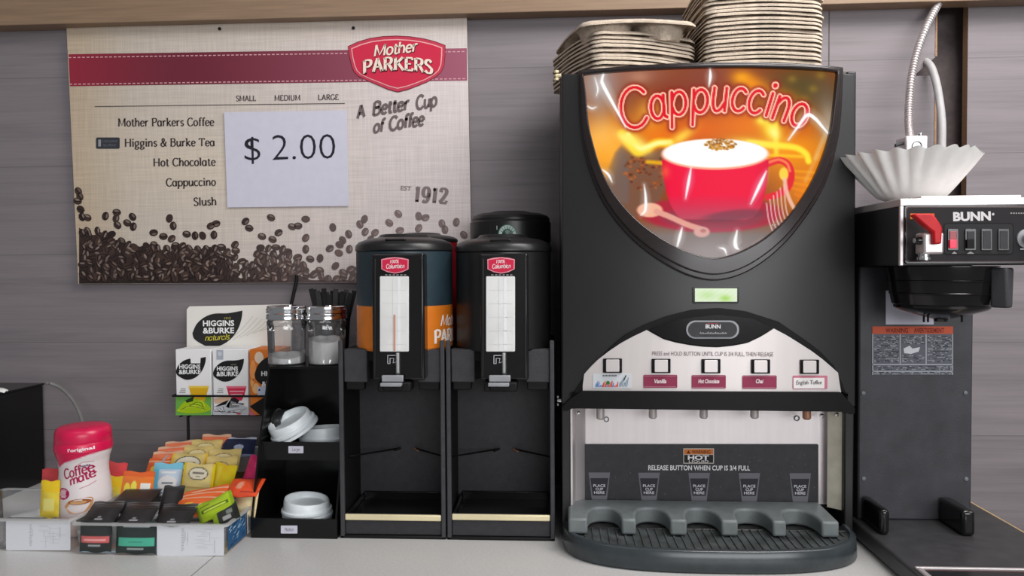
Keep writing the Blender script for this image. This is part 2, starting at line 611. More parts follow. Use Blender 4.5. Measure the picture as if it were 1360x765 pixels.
G['B'] = (6.2, [[(1.1, 7.4), (1.1, 0)], C_((1.1, 7.3), (3.3, 7.4), (4.9, 6.5), (4.5, 4.6), (1.2, 4.0)), C_((1.2, 4.0), (4.0, 4.0), (5.5, 2.6), (4.8, .7), (3.0, .05), (1.1, .1))], [(.8, 0), (.8, 7.4)])
G['T'] = (6.4, [[(3.2, 7.3), (3.2, 0)], [(.4, 7.3), (6.0, 7.3)], [(.45, 7.3), (.45, 6.0)], [(5.95, 7.3), (5.95, 6.0)]], [(3.2, 0)])
G['S'] = (5.3, [C_((4.6, 6.3), (3.0, 7.5), (1.1, 6.6), (1.1, 5.0), (3.2, 3.7), (4.8, 2.3), (4.2, .4), (2.3, -.1), (.6, 1.1))], [])
G['A'] = (7.0, [[(3.4, 7.5), (.6, 0)], [(3.4, 7.5), (6.3, 0)], [(1.7, 2.6), (5.2, 2.6)]], [(.6, 0), (6.3, 0)])
G['L'] = (5.6, [[(1.1, 7.4), (1.1, 0)], [(1.1, .1), (5.0, .1), (5.1, 1.6)]], [(.9, 7.4), (1, 0)])
G['E'] = (6.0, [[(1.1, 7.4), (1.1, 0)], [(1.1, 7.3), (5.0, 7.3), (5.0, 6.1)], [(1.1, 3.8), (4.2, 3.8)], [(1.1, .1), (5.1, .1), (5.3, 1.4)]], [(.9, 0), (.9, 7.4)])
G['D'] = (7.2, [[(1.1, 7.4), (1.1, 0)], C_((1.1, 7.3), (4.0, 7.3), (6.4, 5.6), (6.4, 2.0), (4.0, .1), (1.1, .1))], [(.8, 0), (.8, 7.4)])
G['I'] = (3.0, [[(1.4, 7.4), (1.4, 0)]], [(1.4, 0), (1.4, 7.4)])
G['U'] = (7.2, [C_((1.2, 7.4), (1.2, 2.6), (2.2, .3), (3.8, 0), (5.4, .6), (6.0, 2.6), (6.0, 7.4))], [(1.2, 7.4), (6.0, 7.4)])
G['R'] = (6.4, [[(1.1, 7.4), (1.1, 0)], C_((1.1, 7.3), (3.3, 7.4), (5.0, 6.6), (5.0, 4.9), (3.6, 3.8), (1.2, 3.7)), [(3.2, 3.8), (5.9, 0)]], [(1.1, 0), (.8, 7.4), (6.0, 0)])
G['K'] = (6.8, [[(1.1, 7.4), (1.1, 0)], [(5.9, 7.4), (1.2, 3.2)], [(2.6, 4.4), (6.3, 0)]], [(1.1, 0), (1.1, 7.4), (6.2, 0), (5.7, 7.4)])
G['G'] = (7.2, [ell(3.7, 3.7, 3.1, 3.8, 42, 345), [(6.5, 3.2), (6.5, .8)]], [(6.3, 3.2)])
G['&'] = (7.0, [C_((6.2, 4.4), (4.6, 1.0), (2.6, -.1), (.8, 1.0), (1.0, 2.8), (3.4, 4.3), (4.2, 6.2), (3.0, 7.5), (1.9, 6.2), (3.2, 3.2), (6.4, 0))], [])
G['1'] = (4.4, [[(2.3, 7.4), (2.3, 0)], [(2.3, 7.0), (1.0, 6.2)]], [(2.3, 0)])
G['2'] = (5.2, [C_((.9, 5.6), (1.3, 7.0), (2.7, 7.4), (4.2, 6.6), (4.2, 5.0), (2.8, 2.8), (.8, .5)), [(.8, .4), (4.6, .4), (4.7, 1.6)]], [])
G['9'] = (5.4, [ell(2.6, 5.0, 1.8, 2.35, 0, 360), C_((4.4, 5.2), (4.4, 3.0), (3.6, .8), (2.2, .05), (1.0, .9))], [])
G[' '] = (2.6, [], [])


def pen_text(s, hi=1.0, lo=0.35, serif=True, slant=0.0, squeeze=1.0, track=0.0):
    shapes, x = [], 0.0

    def wf(dx, dy):
        return lo + (hi - lo) * abs(dy)
    for ch in s:
        adv, strokes, ser = G[ch]
        for st in strokes:
            shapes.append(ribbon([(p[0] + x, p[1]) for p in st], wf))
        if serif:
            for (sx, sy) in ser:
                h = lo * 1.1
                y0 = sy if sy <= 0 else sy - h
                shapes.append(([(x + sx - 0.85, y0), (x + sx + 0.85, y0), (x + sx + 0.85, y0 + h), (x + sx - 0.85, y0 + h)], [(0, 1, 2, 3)]))
        x += adv + track
    v, f = join2d(shapes)
    return [(p[0] * squeeze + p[1] * slant, p[1]) for p in v], f, x * squeeze, 7.4


_TC = {}


def sans_text(s, bold=0.0, slant=0.0):
    k = (s, bold, slant)
    if k in _TC:
        return _TC[k]
    cu = bpy.data.curves.new('lettering', 'FONT')
    cu.body = s
    cu.resolution_u = 3
    cu.offset = bold
    cu.shear = slant
    ob = bpy.data.objects.new('lettering', cu)
    COL.objects.link(ob)
    dg = bpy.context.evaluated_depsgraph_get()
    me = bpy.data.meshes.new_from_object(ob.evaluated_get(dg))
    v = [(p.co.x, p.co.y) for p in me.vertices]
    f = [list(q.vertices) for q in me.polygons]
    bpy.data.objects.remove(ob)
    bpy.data.curves.remove(cu)
    bpy.data.meshes.remove(me)
    x0 = min(p[0] for p in v)
    v = [(p[0] - x0, p[1]) for p in v]
    _TC[k] = (v, f, max(p[0] for p in v), max(p[1] for p in v))
    return _TC[k]


def put(mb, t, fn, x0, y0, x1, y1, h, col, m=None, arc=0.0, outline=None):
    """Lay text t on baseline (x0,y0)-(x1,y1), capital height h (pixels), y down."""
    v, f, w, ch = t
    dx, dy = x1 - x0, y1 - y0
    l = math.hypot(dx, dy)
    ux, uy = dx / l, dy / l
    out = []
    for (px, py) in v:
        a, b = px / w * l, py / ch * h
        if arc:
            b += arc * (1 - (2 * a / l - 1) ** 2)
        out.append((x0 + ux * a + uy * b, y0 + uy * a - ux * b))
    mb.flat((out, f), fn, col, m)


def poly(*p):
    return list(p), [list(range(len(p)))]


def rect(x0, y0, x1, y1):
    return poly((x0, y0), (x1, y0), (x1, y1), (x0, y1))


def rrect(x0, y0, x1, y1, r, n=5):
    p = []
    for cx, cy, a in ((x1 - r, y0 + r, -90), (x1 - r, y1 - r, 0), (x0 + r, y1 - r, 90), (x0 + r, y0 + r, 180)):
        p += [(cx + r * math.cos(R_(a + 90 * i / n)), cy + r * math.sin(R_(a + 90 * i / n))) for i in range(n + 1)]
    return p


def npoly(pts):
    return list(pts), [list(range(len(pts)))]


def interp(xs, ys):
    return lambda x: float(np.interp(x, xs, ys))



# ================================================================== the setting
YW = 1.47            # front of the wall panels
XR = XY(1284, YW, 200)
XLft = XY(1243, YW, 100)


def XZ(Y0):
    return lambda p, t: (p[0], Y0 + t, p[1])


mb = MB()
nt_, nb_ = PY(1243, 75, YW), PY(1213, 101, YW)
pl = [(-1.7, -0.9), (XLft, -0.9), (XLft, nb_.z), (nb_.x, nb_.z), (XLft, nt_.z), (XLft, 1.5), (-1.7, 1.5)]
for poly_ in (pl, [(XR, -0.9), (1.9, -0.9), (1.9, 1.5), (XR, 1.5)]):
    n = len(poly_)
    v = [(p[0], YW, p[1]) for p in poly_] + [(p[0], YW + 0.018, p[1]) for p in poly_]
    mb.add(v, [list(range(n))], M_WALL)
    mb.add(v, [list(range(2 * n - 1, n - 1, -1))] + [(i, n + i, n + (i + 1) % n, (i + 1) % n) for i in range(n)], M_CORE)
mb.box(-1.7, 1.9, YW + 0.05, YW + 0.07, -0.9, 1.5, M_GAP)
xs_ = XY(1101, YW, 60)
mb.box(xs_ - 0.001, xs_ + 0.001, YW - 0.0004, YW + 0.001, 0.5, 0.92, M_GAP)
o = mb.build('wall_back', smooth=0)
o['kind'] = 'structure'
mb = MB()
mb.box(XLft - 0.002, XLft + 0.0015, YW - 0.001, YW + 0.016, nt_.z, 1.0, M_CORE)
mb.box(XLft - 0.002, XLft + 0.0015, YW - 0.001, YW + 0.016, 0.0, nb_.z - 0.002, M_CORE)
o = mb.build('trim_1', smooth=0)
o['kind'] = 'structure'
mb = MB().box(-1.9, 2.2, 0.2, YW + 0.07, -0.92, -0.9, mat('grey_floor_tile', (120, 116, 112), 0.5, noise=0.1, nscale=5))
o = mb.build('floor', smooth=0)
o['kind'] = 'structure'

# countertop with a pale oak edge at its right end
XE = PZ(1300, 680, 0).x
cx0 = -1.6
org = (cx0 + XE) / 2
seam_x = PZ(268, 753, 0).x
M_COUNTER = counter_mat(seam_x, org)
ct = thing('countertop', 'light grey laminate countertop carrying all the coffee equipment', 'countertop', (org, 1.0, -0.038))
mb = MB().box(cx0, XE, 0.50, YW, -0.038, 0.0, M_COUNTER)
ob_ = mb.build('worktop', None, origin=(org, 1.0, -0.038), smooth=0)
ob_.parent = ct
ob_.location = (0, 0, 0)
mb = MB().box(XE, XE + 0.016, 0.50, YW, -0.038, 0.0015, M_OAK)
o = mb.build('edge_trim', ct, smooth=0, bevel=0.001)
o['label'] = 'pale oak edge strip'
mb = MB().box(cx0, XE, 0.62, YW, -0.9, -0.038, mat('cabinet_front', (150, 146, 143), 0.5, noise=0.03))
o = mb.build('base_cabinet', ct, smooth=0)

# shelf above
YSH = 1.432
zs = ZY(21.0, YSH, 500)
sh = thing('wall_shelf', 'tan wooden wall shelf running along the top above the menu board', 'shelf', (0, YSH, zs))
mb = MB().box(-1.6, 1.6, YSH, YW, zs, zs + 0.0225, M_SHELF)
mb.build('shelf_board', sh, bevel=0.0012, smooth=0)
mb = MB().box(-1.6, 1.6, YSH + 0.005, YW, zs + 0.0235, zs + 0.2, M_SHELF)
mb.build('upper_panel', sh, smooth=0)

# ================================================================== menu board
YS = YW - 0.013
sg = thing('menu_board', 'large beige coffee menu board with maroon band and printed beans on the wall', 'sign', tuple(PY(360, 377, YW)))
SC = [(88, 30), (620, 22), (627, 375), (104, 377)]


def sgn(off):
    return lambda x, y: tuple(PY(x, y, YS - off))


def quad_px(u, v):
    a, b, c, d = SC
    return ((a[0] * (1 - u) + b[0] * u) * (1 - v) + (d[0] * (1 - u) + c[0] * u) * v,
            (a[1] * (1 - u) + b[1] * u) * (1 - v) + (d[1] * (1 - u) + c[1] * u) * v)


mb = MB()
fc = [PY(x, y, YS) for x, y in SC]
bc = [Vector((p.x, YW - 0.0005, p.z)) for p in fc]
mb.add(fc + bc, [(4, 7, 6, 5)] + [(i, 4 + i, 4 + (i + 1) % 4, (i + 1) % 4) for i in range(4)], mat('board_edge', (120, 108, 100), 0.7, noise=0.05))


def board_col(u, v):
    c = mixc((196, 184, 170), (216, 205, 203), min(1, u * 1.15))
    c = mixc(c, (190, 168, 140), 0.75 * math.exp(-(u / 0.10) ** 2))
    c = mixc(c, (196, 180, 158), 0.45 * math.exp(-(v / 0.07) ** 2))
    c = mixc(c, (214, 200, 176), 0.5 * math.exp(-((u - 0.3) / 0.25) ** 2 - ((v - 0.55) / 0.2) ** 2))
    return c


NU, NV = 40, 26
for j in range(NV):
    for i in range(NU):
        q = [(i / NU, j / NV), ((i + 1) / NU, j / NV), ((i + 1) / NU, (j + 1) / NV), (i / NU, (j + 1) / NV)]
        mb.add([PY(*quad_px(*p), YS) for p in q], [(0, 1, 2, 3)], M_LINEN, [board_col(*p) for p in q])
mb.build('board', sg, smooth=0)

mb = MB()
b0, b1 = (91, 72), (619.5, 64)
NB = 30
for i in range(NB):
    t0, t1 = i / NB, (i + 1) / NB

    def bc_(t):
        return mixc(mixc((150, 45, 62), (112, 44, 58), min(1, t * 4)), (160, 92, 112), max(0, (t - 0.35) / 0.65))
    p = [(91 + 529 * t0, 72 - 8 * t0), (91 + 529 * t1, 72 - 8 * t1), (93 + 527.5 * t1, 114.5 - 7.5 * t1), (93 + 527.5 * t0, 114.5 - 7.5 * t0)]
    mb.add([PY(x, y, YS - 0.0004) for x, y in p], [(0, 1, 2, 3)], M_PRINT, [bc_(t0), bc_(t1), bc_(t1), bc_(t0)])
nd = 88
for i in range(nd):
    for (ya, yb, xa) in ((75.8, 67.8, 91), (111.3, 103.8, 92)):
        t0, t1 = i / nd, (i + 0.62) / nd
        x0, x1 = xa + 528 * t0, xa + 528 * t1
        y0, y1 = ya + (yb - ya) * t0, ya + (yb - ya) * t1
        mb.flat(poly((x0, y0), (x1, y1), (x1, y1 + 1.3), (x0, y0 + 1.3)), sgn(0.0007), (216, 160, 166))
mb.build('printed_band', sg, smooth=0)

mb = MB()
bo = [(462.8, 62), (476, 56), (491.5, 51.5), (509, 49), (527, 48.3), (545, 49.3), (562, 51.8), (577, 55.5), (591, 60.7), (590.8, 72), (589.6, 86.3), (586, 95),
      (580, 100.7), (568, 108), (554, 113.8), (541, 118.5), (528, 121.6), (515, 118), (502, 112.4), (489, 107), (476, 100.7), (470.5, 95), (467.5, 87.6), (464.5, 75)]
cxb, cyb = 527, 84


def shrink(pts, kx, ky):
    return [(cxb + (x - cxb) * kx, cyb + (y - cyb) * ky) for x, y in pts]


mb.flat(npoly(shrink(bo, 1.012, 1.03)), sgn(0.0010), (120, 34, 52))
mb.flat(npoly(bo), sgn(0.0013), (196, 62, 84))
mb.flat(npoly(shrink(bo, 0.945, 0.90)), sgn(0.0016), (236, 170, 172))
mb.flat(npoly(shrink(bo, 0.922, 0.862)), sgn(0.0019), (205, 46, 74))
put(mb, pen_text('Mother', 1.35, 1.0, False, 0.25, 0.95), sgn(0.0024), 496.5, 76, 555, 69, 14.5, (110, 30, 44))
put(mb, pen_text('Mother', 1.35, 1.0, False, 0.25, 0.95), sgn(0.0028), 495.5, 75, 554, 68, 14.5, (238, 222, 206))
for dx, dy, of, cc in ((1, 1.2, 0.0030, (92, 28, 40)), (0, 0, 0.0034, (240, 224, 208))):
    put(mb, pen_text('PARKERS', 2.0, 0.75, True, 0, 1.0, 0.35), sgn(of), 482 + dx, 98 + dy, 575 + dx, 98 + dy, 17, cc, arc=5)
mb.build('badge', sg, smooth=0)

mb = MB()
INK = (62, 52, 54)
for s, x0, x1, y, hh in (('Mother Parkers Coffee', 156.5, 285, 167.5, 10.4), ('Higgins & Burke Tea', 165.5, 286, 194.5, 10.4), ('Hot Chocolate', 203.5, 287, 220.5, 10.4),
                         ('Cappuccino', 220.5, 287.5, 247, 10.2), ('Slush', 257, 288.5, 272.8, 10.2)):
    put(mb, pen_text(s, 1.5, 0.6, True, track=0.55), sgn(0.0006), x0, y + 0.3, x1, y - 0.6, hh, INK)
for s, x0, x1, y in (('SMALL', 313.5, 340.5, 134.3), ('MEDIUM', 364.5, 399.5, 133.6), ('LARGE', 422.5, 450.5, 132.8)):
    put(mb, pen_text(s, 1.7, 0.75, True, track=0.6), sgn(0.0006), x0, y, x1, y - 0.4, 7, (92, 80, 82))
mb.flat(poly((126, 141), (458, 136.8), (458, 137.8), (126, 142)), sgn(0.0006), (92, 84, 82))
mb.flat(npoly(rrect(127.5, 182.5, 159, 197.5, 2)), sgn(0.0006), (58, 60, 66))
mb.flat(rect(130.5, 185.5, 134, 194.5), sgn(0.0009), (150, 152, 160))
put(mb, sans_text('HIGGINS'), sgn(0.0009), 136.5, 189.2, 156, 189, 3, (104, 108, 116))
put(mb, sans_text('BURKE'), sgn(0.0009), 137.5, 194.5, 154, 194.3, 3, (104, 108, 116))
GR = (112, 100, 99)
put(mb, pen_text('A', 2.3, 1.9, False, 0.3, 0.9), sgn(0.0006), 474, 157.5, 485, 155, 16, GR)
put(mb, pen_text('Better', 2.0, 1.55, False, 0.3, 0.9), sgn(0.0006), 494, 153.5, 543, 145.5, 17, GR)
put(mb, pen_text('Cup', 2.0, 1.55, False, 0.3, 0.9), sgn(0.0006), 552, 145.5, 580, 140.5, 17, GR)
put(mb, pen_text('of', 2.0, 1.55, False, 0.35, 0.9), sgn(0.0006), 495.5, 176.5, 509, 174.5, 16, GR)
put(mb, pen_text('Coffee', 2.0, 1.55, False, 0.3, 0.9), sgn(0.0006), 516, 173.5, 563, 166, 17, GR)
put(mb, sans_text('EST', 0.02), sgn(0.0006), 532, 252.5, 546, 253.5, 6, (140, 126, 126))
put(mb, pen_text('1912', 2.3, 0.9, True, 0.04, track=0.3), sgn(0.0006), 548.5, 267.5, 594, 271, 20, (132, 118, 118))
mb.build('menu_lettering', sg, smooth=0)

# printed coffee beans
mb = MB()
pile = interp([104, 108, 118, 135, 150, 165, 180, 192, 205, 225, 240, 262, 280, 300, 316, 330, 345, 360, 378, 400, 420, 445, 480, 540, 627],
              [292, 296, 303, 303, 309, 318, 316, 322, 322, 326, 318, 326, 318, 330, 344, 340, 328, 322, 326, 338, 346, 350, 352, 356, 356])


def fade(c, x):
    return mixc(c, (176, 158, 156), min(0.6, max(0.0, (x - 280) / 250 * 0.6)))


for i in range(66):
    xa, xb = 105 + i * 7.9, 105 + (i + 1) * 7.9
    if xb > 626:
        break
    ya, yb = (min(372, pile(q) + 9 + min(20, max(0, (q - 290) * 0.6))) for q in (xa, xb))
    mb.add([PY(x, y, YS - 0.0004) for x, y in ((max(xa, 104.5), ya), (xb, yb), (xb, 376.7 - 0.0038 * (xb - 104)), (max(xa, 104.5), 376.7 - 0.0038 * (xa - 104)))], [(0, 1, 2, 3)], M_PRINT,
           [fade((64, 50, 46), xa), fade((64, 50, 46), xb), fade((46, 37, 36), xb), fade((46, 37, 36), xa)])


def bean(x, y, a, rx, ry, off):
    base = mixc((74, 57, 50), (50, 40, 38), random.random())
    e = ell(0, 0, rx, ry, n=11)[:-1]
    ca, sa = math.cos(a), math.sin(a)

    def rt(p):
        return (x + p[0] * ca - p[1] * sa, y + p[0] * sa + p[1] * ca)
    mb.flat(npoly([rt((p[0] + 0.0, p[1])) for p in shrink0(e, 1.13)]), sgn(off), fade((34, 27, 26), x))
    mb.flat(npoly([rt(p) for p in e]), sgn(off + 0.0001), fade(base, x))
    if random.random() < 0.8:
        hl = [rt((p[0] * 0.62 - rx * 0.12, p[1] * 0.34 - ry * 0.42)) for p in e]
        mb.flat(npoly(hl), sgn(off + 0.0002), fade(mixc(base, (168, 150, 140), 0.34 + 0.36 * random.random()), x))
    if random.random() < 0.6:
        cr = [rt((rx * 0.8 * (k / 4 - 1), ry * (0.12 + 0.16 * math.sin(k * 0.8)))) for k in range(9)]
        mb.flat(ribbon(cr, 0.9), sgn(off + 0.0003), fade((28, 20, 18), x))


def shrink0(e, k):
    return [(p[0] * k, p[1] * k) for p in e]


SPARSE = [(104, 254), (106, 261), (103, 267), (107, 278), (109, 288), (116, 289), (140, 287), (155, 282), (154, 290), (156, 299), (176, 288), (169, 296), (177, 301),
          (225, 290), (230, 300), (204, 309), (217, 314), (228, 317), (248, 311), (280, 300), (287, 297), (259, 313), (269, 313), (284, 312), (326, 294), (331, 303),
          (360, 289), (348, 314), (362, 318), (370, 309), (388, 301), (396, 300), (406, 291), (406, 316), (406, 331), (346, 329), (312, 325), (313, 333), (442, 302),
          (478, 298), (484, 291), (485, 308), (498, 309), (455, 319), (463, 311), (451, 325), (438, 330), (450, 336), (464, 331), (517, 296), (529, 284), (556, 287),
          (565, 289), (587, 297), (591, 305), (606, 295), (616, 312), (531, 306), (556, 303), (492, 318), (425, 343), (412, 344), (396, 344)]
for (x, y) in SPARSE:
    bean(x, y, random.uniform(0, 3.1), 5.2, 4.1, 0.0008)
k = 0
yy = 302.0
while yy < 371:
    xx = 107 + random.uniform(0, 5)
    while xx < 622:
        px_, py_ = xx + random.uniform(-2.5, 2.5), yy + random.uniform(-2, 2)
        if py_ > pile(px_) + random.uniform(0, 6) + (random.uniform(-4, 15) if px_ > 300 else 0) and 109 <= px_ <= 620 and py_ < 370.5:
            bean(px_, py_, random.uniform(0, 3.1), random.uniform(4.6, 6.0), random.uniform(3.4, 4.4), 0.0012 + k * 2.0e-6)
            k += 1
        xx += 10.2
    yy += 5.6
mb.build('bean_print', sg, smooth=0)
for (sx, sy) in ((292, 38.5), (469.5, 37.5)):
    c = PY(sx, sy, YS)
    mb = MB()
    mb.tube([(c.x, c.y, c.z), (c.x, c.y - 0.002, c.z), (c.x, c.y - 0.003, c.z)], [0.0032, 0.0032, 0.002], M_BGLOSS, 12)
    mb.build('screw', sg)

# price paper
YP = YS - 0.003
pp = thing('price_paper', 'white sheet reading $ 2.00 taped onto the menu board', 'paper sign', tuple(PY(381, 275, YP)))
mb = MB()
PC = [(297.5, 149), (460.5, 146.5), (463, 273.5), (302, 275.5)]
f4 = [PY(x, y, YP) for x, y in PC]
b4 = [Vector((p.x, p.y + 0.0012, p.z)) for p in f4]
mb.add(f4 + b4, [(0, 1, 2, 3), (4, 7, 6, 5)] + [(i, 4 + i, 4 + (i + 1) % 4, (i + 1) % 4) for i in range(4)], M_WHITEP)
mb.build('sheet', pp, smooth=0)
mb = MB()


def pap(x, y):
    return tuple(PY(x, y, YP - 0.0005))


put(mb, sans_text('$', -0.012), pap, 325, 213, 346, 212.6, 31, (40, 38, 48))
put(mb, sans_text('2.00', -0.014), pap, 362, 212.4, 445.5, 210.8, 33, (40, 38, 48))
mb.build('price_lettering', pp, smooth=0)

# ================================================================== cappuccino machine
XC = XY(941, 1.15)
HW = abs(XY(1136.5, 1.17) - XY(745, 1.17)) / 2
XC = (XY(1136.5, 1.17) + XY(745, 1.17)) / 2
YB = 1.455          # back


def yd(x):          # bulged front of the door
    return 1.125 + 0.042 * ((x - XC) / HW) ** 2


def on_surf(f):
    def g(off):
        def h(px, py):
            Y = 1.14
            for _ in range(5):
                p = PY(px, py, Y)
                Y = f(p.x) - off
            return tuple(PY(px, py, Y))
        return h
    return g


door = on_surf(yd)


def band(mb, xs, yt, yb, sf, off, back, m, rows=1, col=None):
    """solid strip between curves yt(x) and yb(x) [pixels] on surface sf, front at off, running back to back (both towards the viewer)."""
    v, f = [], []
    n = len(xs)
    for x in xs:
        for r in range(rows + 1):
            y = yt(x) + (yb(x) - yt(x)) * r / rows
            v.append(sf(off)(x, y))
    k = rows + 1
    for i in range(n - 1):
        for r in range(rows):
            a = i * k + r
            f.append((a, a + 1, a + k + 1, a + k))
    if back is not None:
        m0 = len(v)
        for x in xs:
            for y in (yt(x), yb(x)):
                p = sf(off)(x, y)
                v.append((p[0], p[1] + (off - back), p[2]))
        for i in range(n - 1):
            t0, t1, u0, u1 = i * k, (i + 1) * k, m0 + 2 * i, m0 + 2 * i + 2
            f.append((t0, t1, u1, u0))
            f.append((t0 + rows, u0 + 1, u1 + 1, t1 + rows))
            f.append((u0, u1, u1 + 1, u0 + 1))
        for e, s in ((0, 1), (n - 1, -1)):
            col_ = [e * k + r for r in range(rows + 1)] + [m0 + 2 * e + 1, m0 + 2 * e]
            f.append(col_ if s < 0 else col_[::-1])
    mb.add(v, f, m, col)


def ring(mb, outer, inner, sf, off, back, m):
    n = len(outer)
    v = [sf(off)(*p) for p in outer] + [sf(off)(*p) for p in inner]
    v += [(p[0], p[1] + off - back, p[2]) for p in v]
    f = []
    for i in range(n):
        j = (i + 1) % n
        f += [(i, j, n + j, n + i), (2 * n + i, i, n + i, 3 * n + i)][:1]
        f += [(i, 2 * n + i, 2 * n + j, j), (n + i, n + j, 3 * n + j, 3 * n + i)]
    mb.add(v, f, m)


mach = thing('cappuccino_machine', 'tall black cappuccino dispenser with a glowing picture of a red cup', 'coffee machine', (XC, 1.28, 0))
XL_, XR_ = XC - HW, XC + HW
z_top = ZY(97, 1.165, 941)
z_bay = ZY(546, 1.15, 941)
mb = MB()
mb.box(XL_, XL_ + 0.014, 1.172, YB, 0.0, z_top, M_BLACK)
mb.box(XR_ - 0.014, XR_, 1.172, YB, 0.0, z_top, M_BLACK)
mb.box(XL_ + 0.014, XR_ - 0.014, YB - 0.012, YB, 0.0, z_top, M_BLACK)
mb.box(XL_ + 0.014, XR_ - 0.014, 1.172, YB - 0.012, z_top - 0.02, z_top, M_BLACK)
mb.box(XL_ + 0.014, XR_ - 0.014, 1.175, YB - 0.012, z_bay, z_bay + 0.02, M_BLACK)
mb.box(XL_ + 0.014, XR_ - 0.014, 1.235, YB - 0.012, 0.0, 0.06, M_BLACK)
mb.box(XL_ + 0.014, XR_ - 0.014, 1.15, 1.235, 0.0, 0.0295, M_BLACK)
mb.build('body', mach, bevel=0.002)

# door: the bulged front
xs = [745.5 + 391 * i / 40 for i in range(41)]
mb = MB()
band(mb, xs, lambda x: 96.5 - 2 * (x - 745) / 391 if 768 < x < 1121 else 97.5, interp([745, 1137], [537, 541]), door, 0.0, -0.03, M_DOOR, rows=12)
mb.build('door', mach, bevel=0.003, smooth=50)

inner = [(775, 99), (778.5, 125), (782, 163), (788, 190), (797, 220), (810, 248), (824, 268), (840, 286), (857, 301), (880, 317), (904, 330), (925, 338), (947, 342.5),
         (968, 339.5), (990, 331), (1013, 318), (1034, 301), (1051, 283), (1066, 262), (1079, 240), (1090, 216), (1099, 190), (1105, 163), (1109.5, 125), (1112.5, 95)]
topin = [(1090, 92.6), (1050, 90.6), (1000, 89.3), (943, 89.2), (890, 90.8), (830, 94.0), (795, 96.8)]
inner_c = catmull(inner, 4) + topin
outer = [(768, 93), (768.5, 125), (770, 163), (774, 192), (782, 224), (795, 257), (809, 281), (827, 304), (846, 323), (872, 343), (899, 359), (923, 368.5), (947, 372.5),
         (971, 369.5), (996, 359.5), (1022, 342), (1046, 320), (1064, 298), (1080, 275), (1094, 250), (1105, 222), (1112.5, 192), (1117, 163), (1119.5, 125), (1120.5, 89)]
topout = [(1096, 86.2), (1052, 83.6), (1000, 82.2), (943, 82.0), (890, 83.6), (830, 87.2), (793, 90.4)]
outer_c = catmull(outer, 4) + topout
mid1 = [(a[0] * 0.58 + b[0] * 0.42, a[1] * 0.58 + b[1] * 0.42) for a, b in zip(inner_c, outer_c)]
mid2 = [(a[0] * 0.25 + b[0] * 0.75, a[1] * 0.25 + b[1] * 0.75) for a, b in zip(inner_c, outer_c)]
mb = MB()
ring(mb, outer_c, mid1, door, 0.007, -0.001, M_BROWNBLACK)
ring(mb, mid2, inner_c, door, 0.013, -0.001, M_BROWNBLACK)
mb.build('display_frame', mach, bevel=0.0022, bseg=3, smooth=60)

# backlit picture: painted as ink colours on a fine grid (it is a lit transparency)
RES = 1.25
X0, X1, Y0, Y1 = 770.0, 1117.0, 86.0, 346.0
gx = np.arange(X0, X1, RES)
gy = np.arange(Y0, Y1, RES)
PX, PYY = np.meshgrid(gx, gy)
img = np.zeros(PX.shape + (3,))
img[:] = (142, 70, 34)


def blend(mask, c):
    global img
    img = img * (1 - mask[..., None]) + np.array(c, float) * mask[..., None]


def gauss(cx, cy, rx, ry, c, a=1.0, rot=0.0):
    cr, sr = math.cos(R_(rot)), math.sin(R_(rot))
    u = ((PX - cx) * cr + (PYY - cy) * sr) / rx
    w = (-(PX - cx) * sr + (PYY - cy) * cr) / ry
    blend(a * np.exp(-(u * u + w * w)), c)


def segdist(pts):
    d = np.full(PX.shape, 1e9)
    tt = np.zeros(PX.shape)
    n = len(pts) - 1
    for i in range(n):
        ax, ay = pts[i]
        bx, by = pts[i + 1]
        l2 = (bx - ax) ** 2 + (by - ay) ** 2 or 1e-9
        t = np.clip(((PX - ax) * (bx - ax) + (PYY - ay) * (by - ay)) / l2, 0, 1)
        q = np.hypot(PX - ax - t * (bx - ax), PYY - ay - t * (by - ay))
        up = q < d
        d = np.where(up, q, d)
        tt = np.where(up, (i + t) / n, tt)
    return d, tt


def line(pts, w, c, a=1.0, soft=1.0, taper=False):
    d, t = segdist(pts)
    ww = w * (0.25 + 0.75 * np.sin(np.pi * np.clip(t, 0.02, 0.98))) if taper else w
    blend(a * np.clip((ww / 2 - d) / soft + 0.5, 0, 1), c)


def ellm(cx, cy, rx, ry, soft=1.2, rot=0.0):
    cr, sr = math.cos(R_(rot)), math.sin(R_(rot))
    u = ((PX - cx) * cr + (PYY - cy) * sr) / rx
    w = (-(PX - cx) * sr + (PYY - cy) * cr) / ry
    return np.clip((1 - np.sqrt(u * u + w * w)) * min(rx, ry) / soft + 0.5, 0, 1)


def inpoly(pts):
    ins = np.zeros(PX.shape, bool)
    n = len(pts)
    for i in range(n):
        x1, y1 = pts[i]
        x2, y2 = pts[(i + 1) % n]
        c = ((y1 > PYY) != (y2 > PYY)) & (PX < (x2 - x1) * (PYY - y1) / ((y2 - y1) or 1e-9) + x1)
        ins ^= c
    return ins


def polym(pts, soft=1.2):
    d, _ = segdist(pts + pts[:1])
    return np.clip(np.where(inpoly(pts), d, -d) / soft + 0.5, 0, 1)


rng = np.random.RandomState(3)


def speck(cx, cy, rx, ry, n, c1, c2, s0, s1, a=0.8):
    for _ in range(n):
        r, t = math.sqrt(rng.rand()), rng.rand() * 6.283
        k = rng.rand()
        blend(a * ellm(cx + rx * r * math.cos(t), cy + ry * r * math.sin(t), s0 + (s1 - s0) * rng.rand(), (s0 + (s1 - s0) * rng.rand()) * 0.75, 1.0), mixc(c1, c2, k))


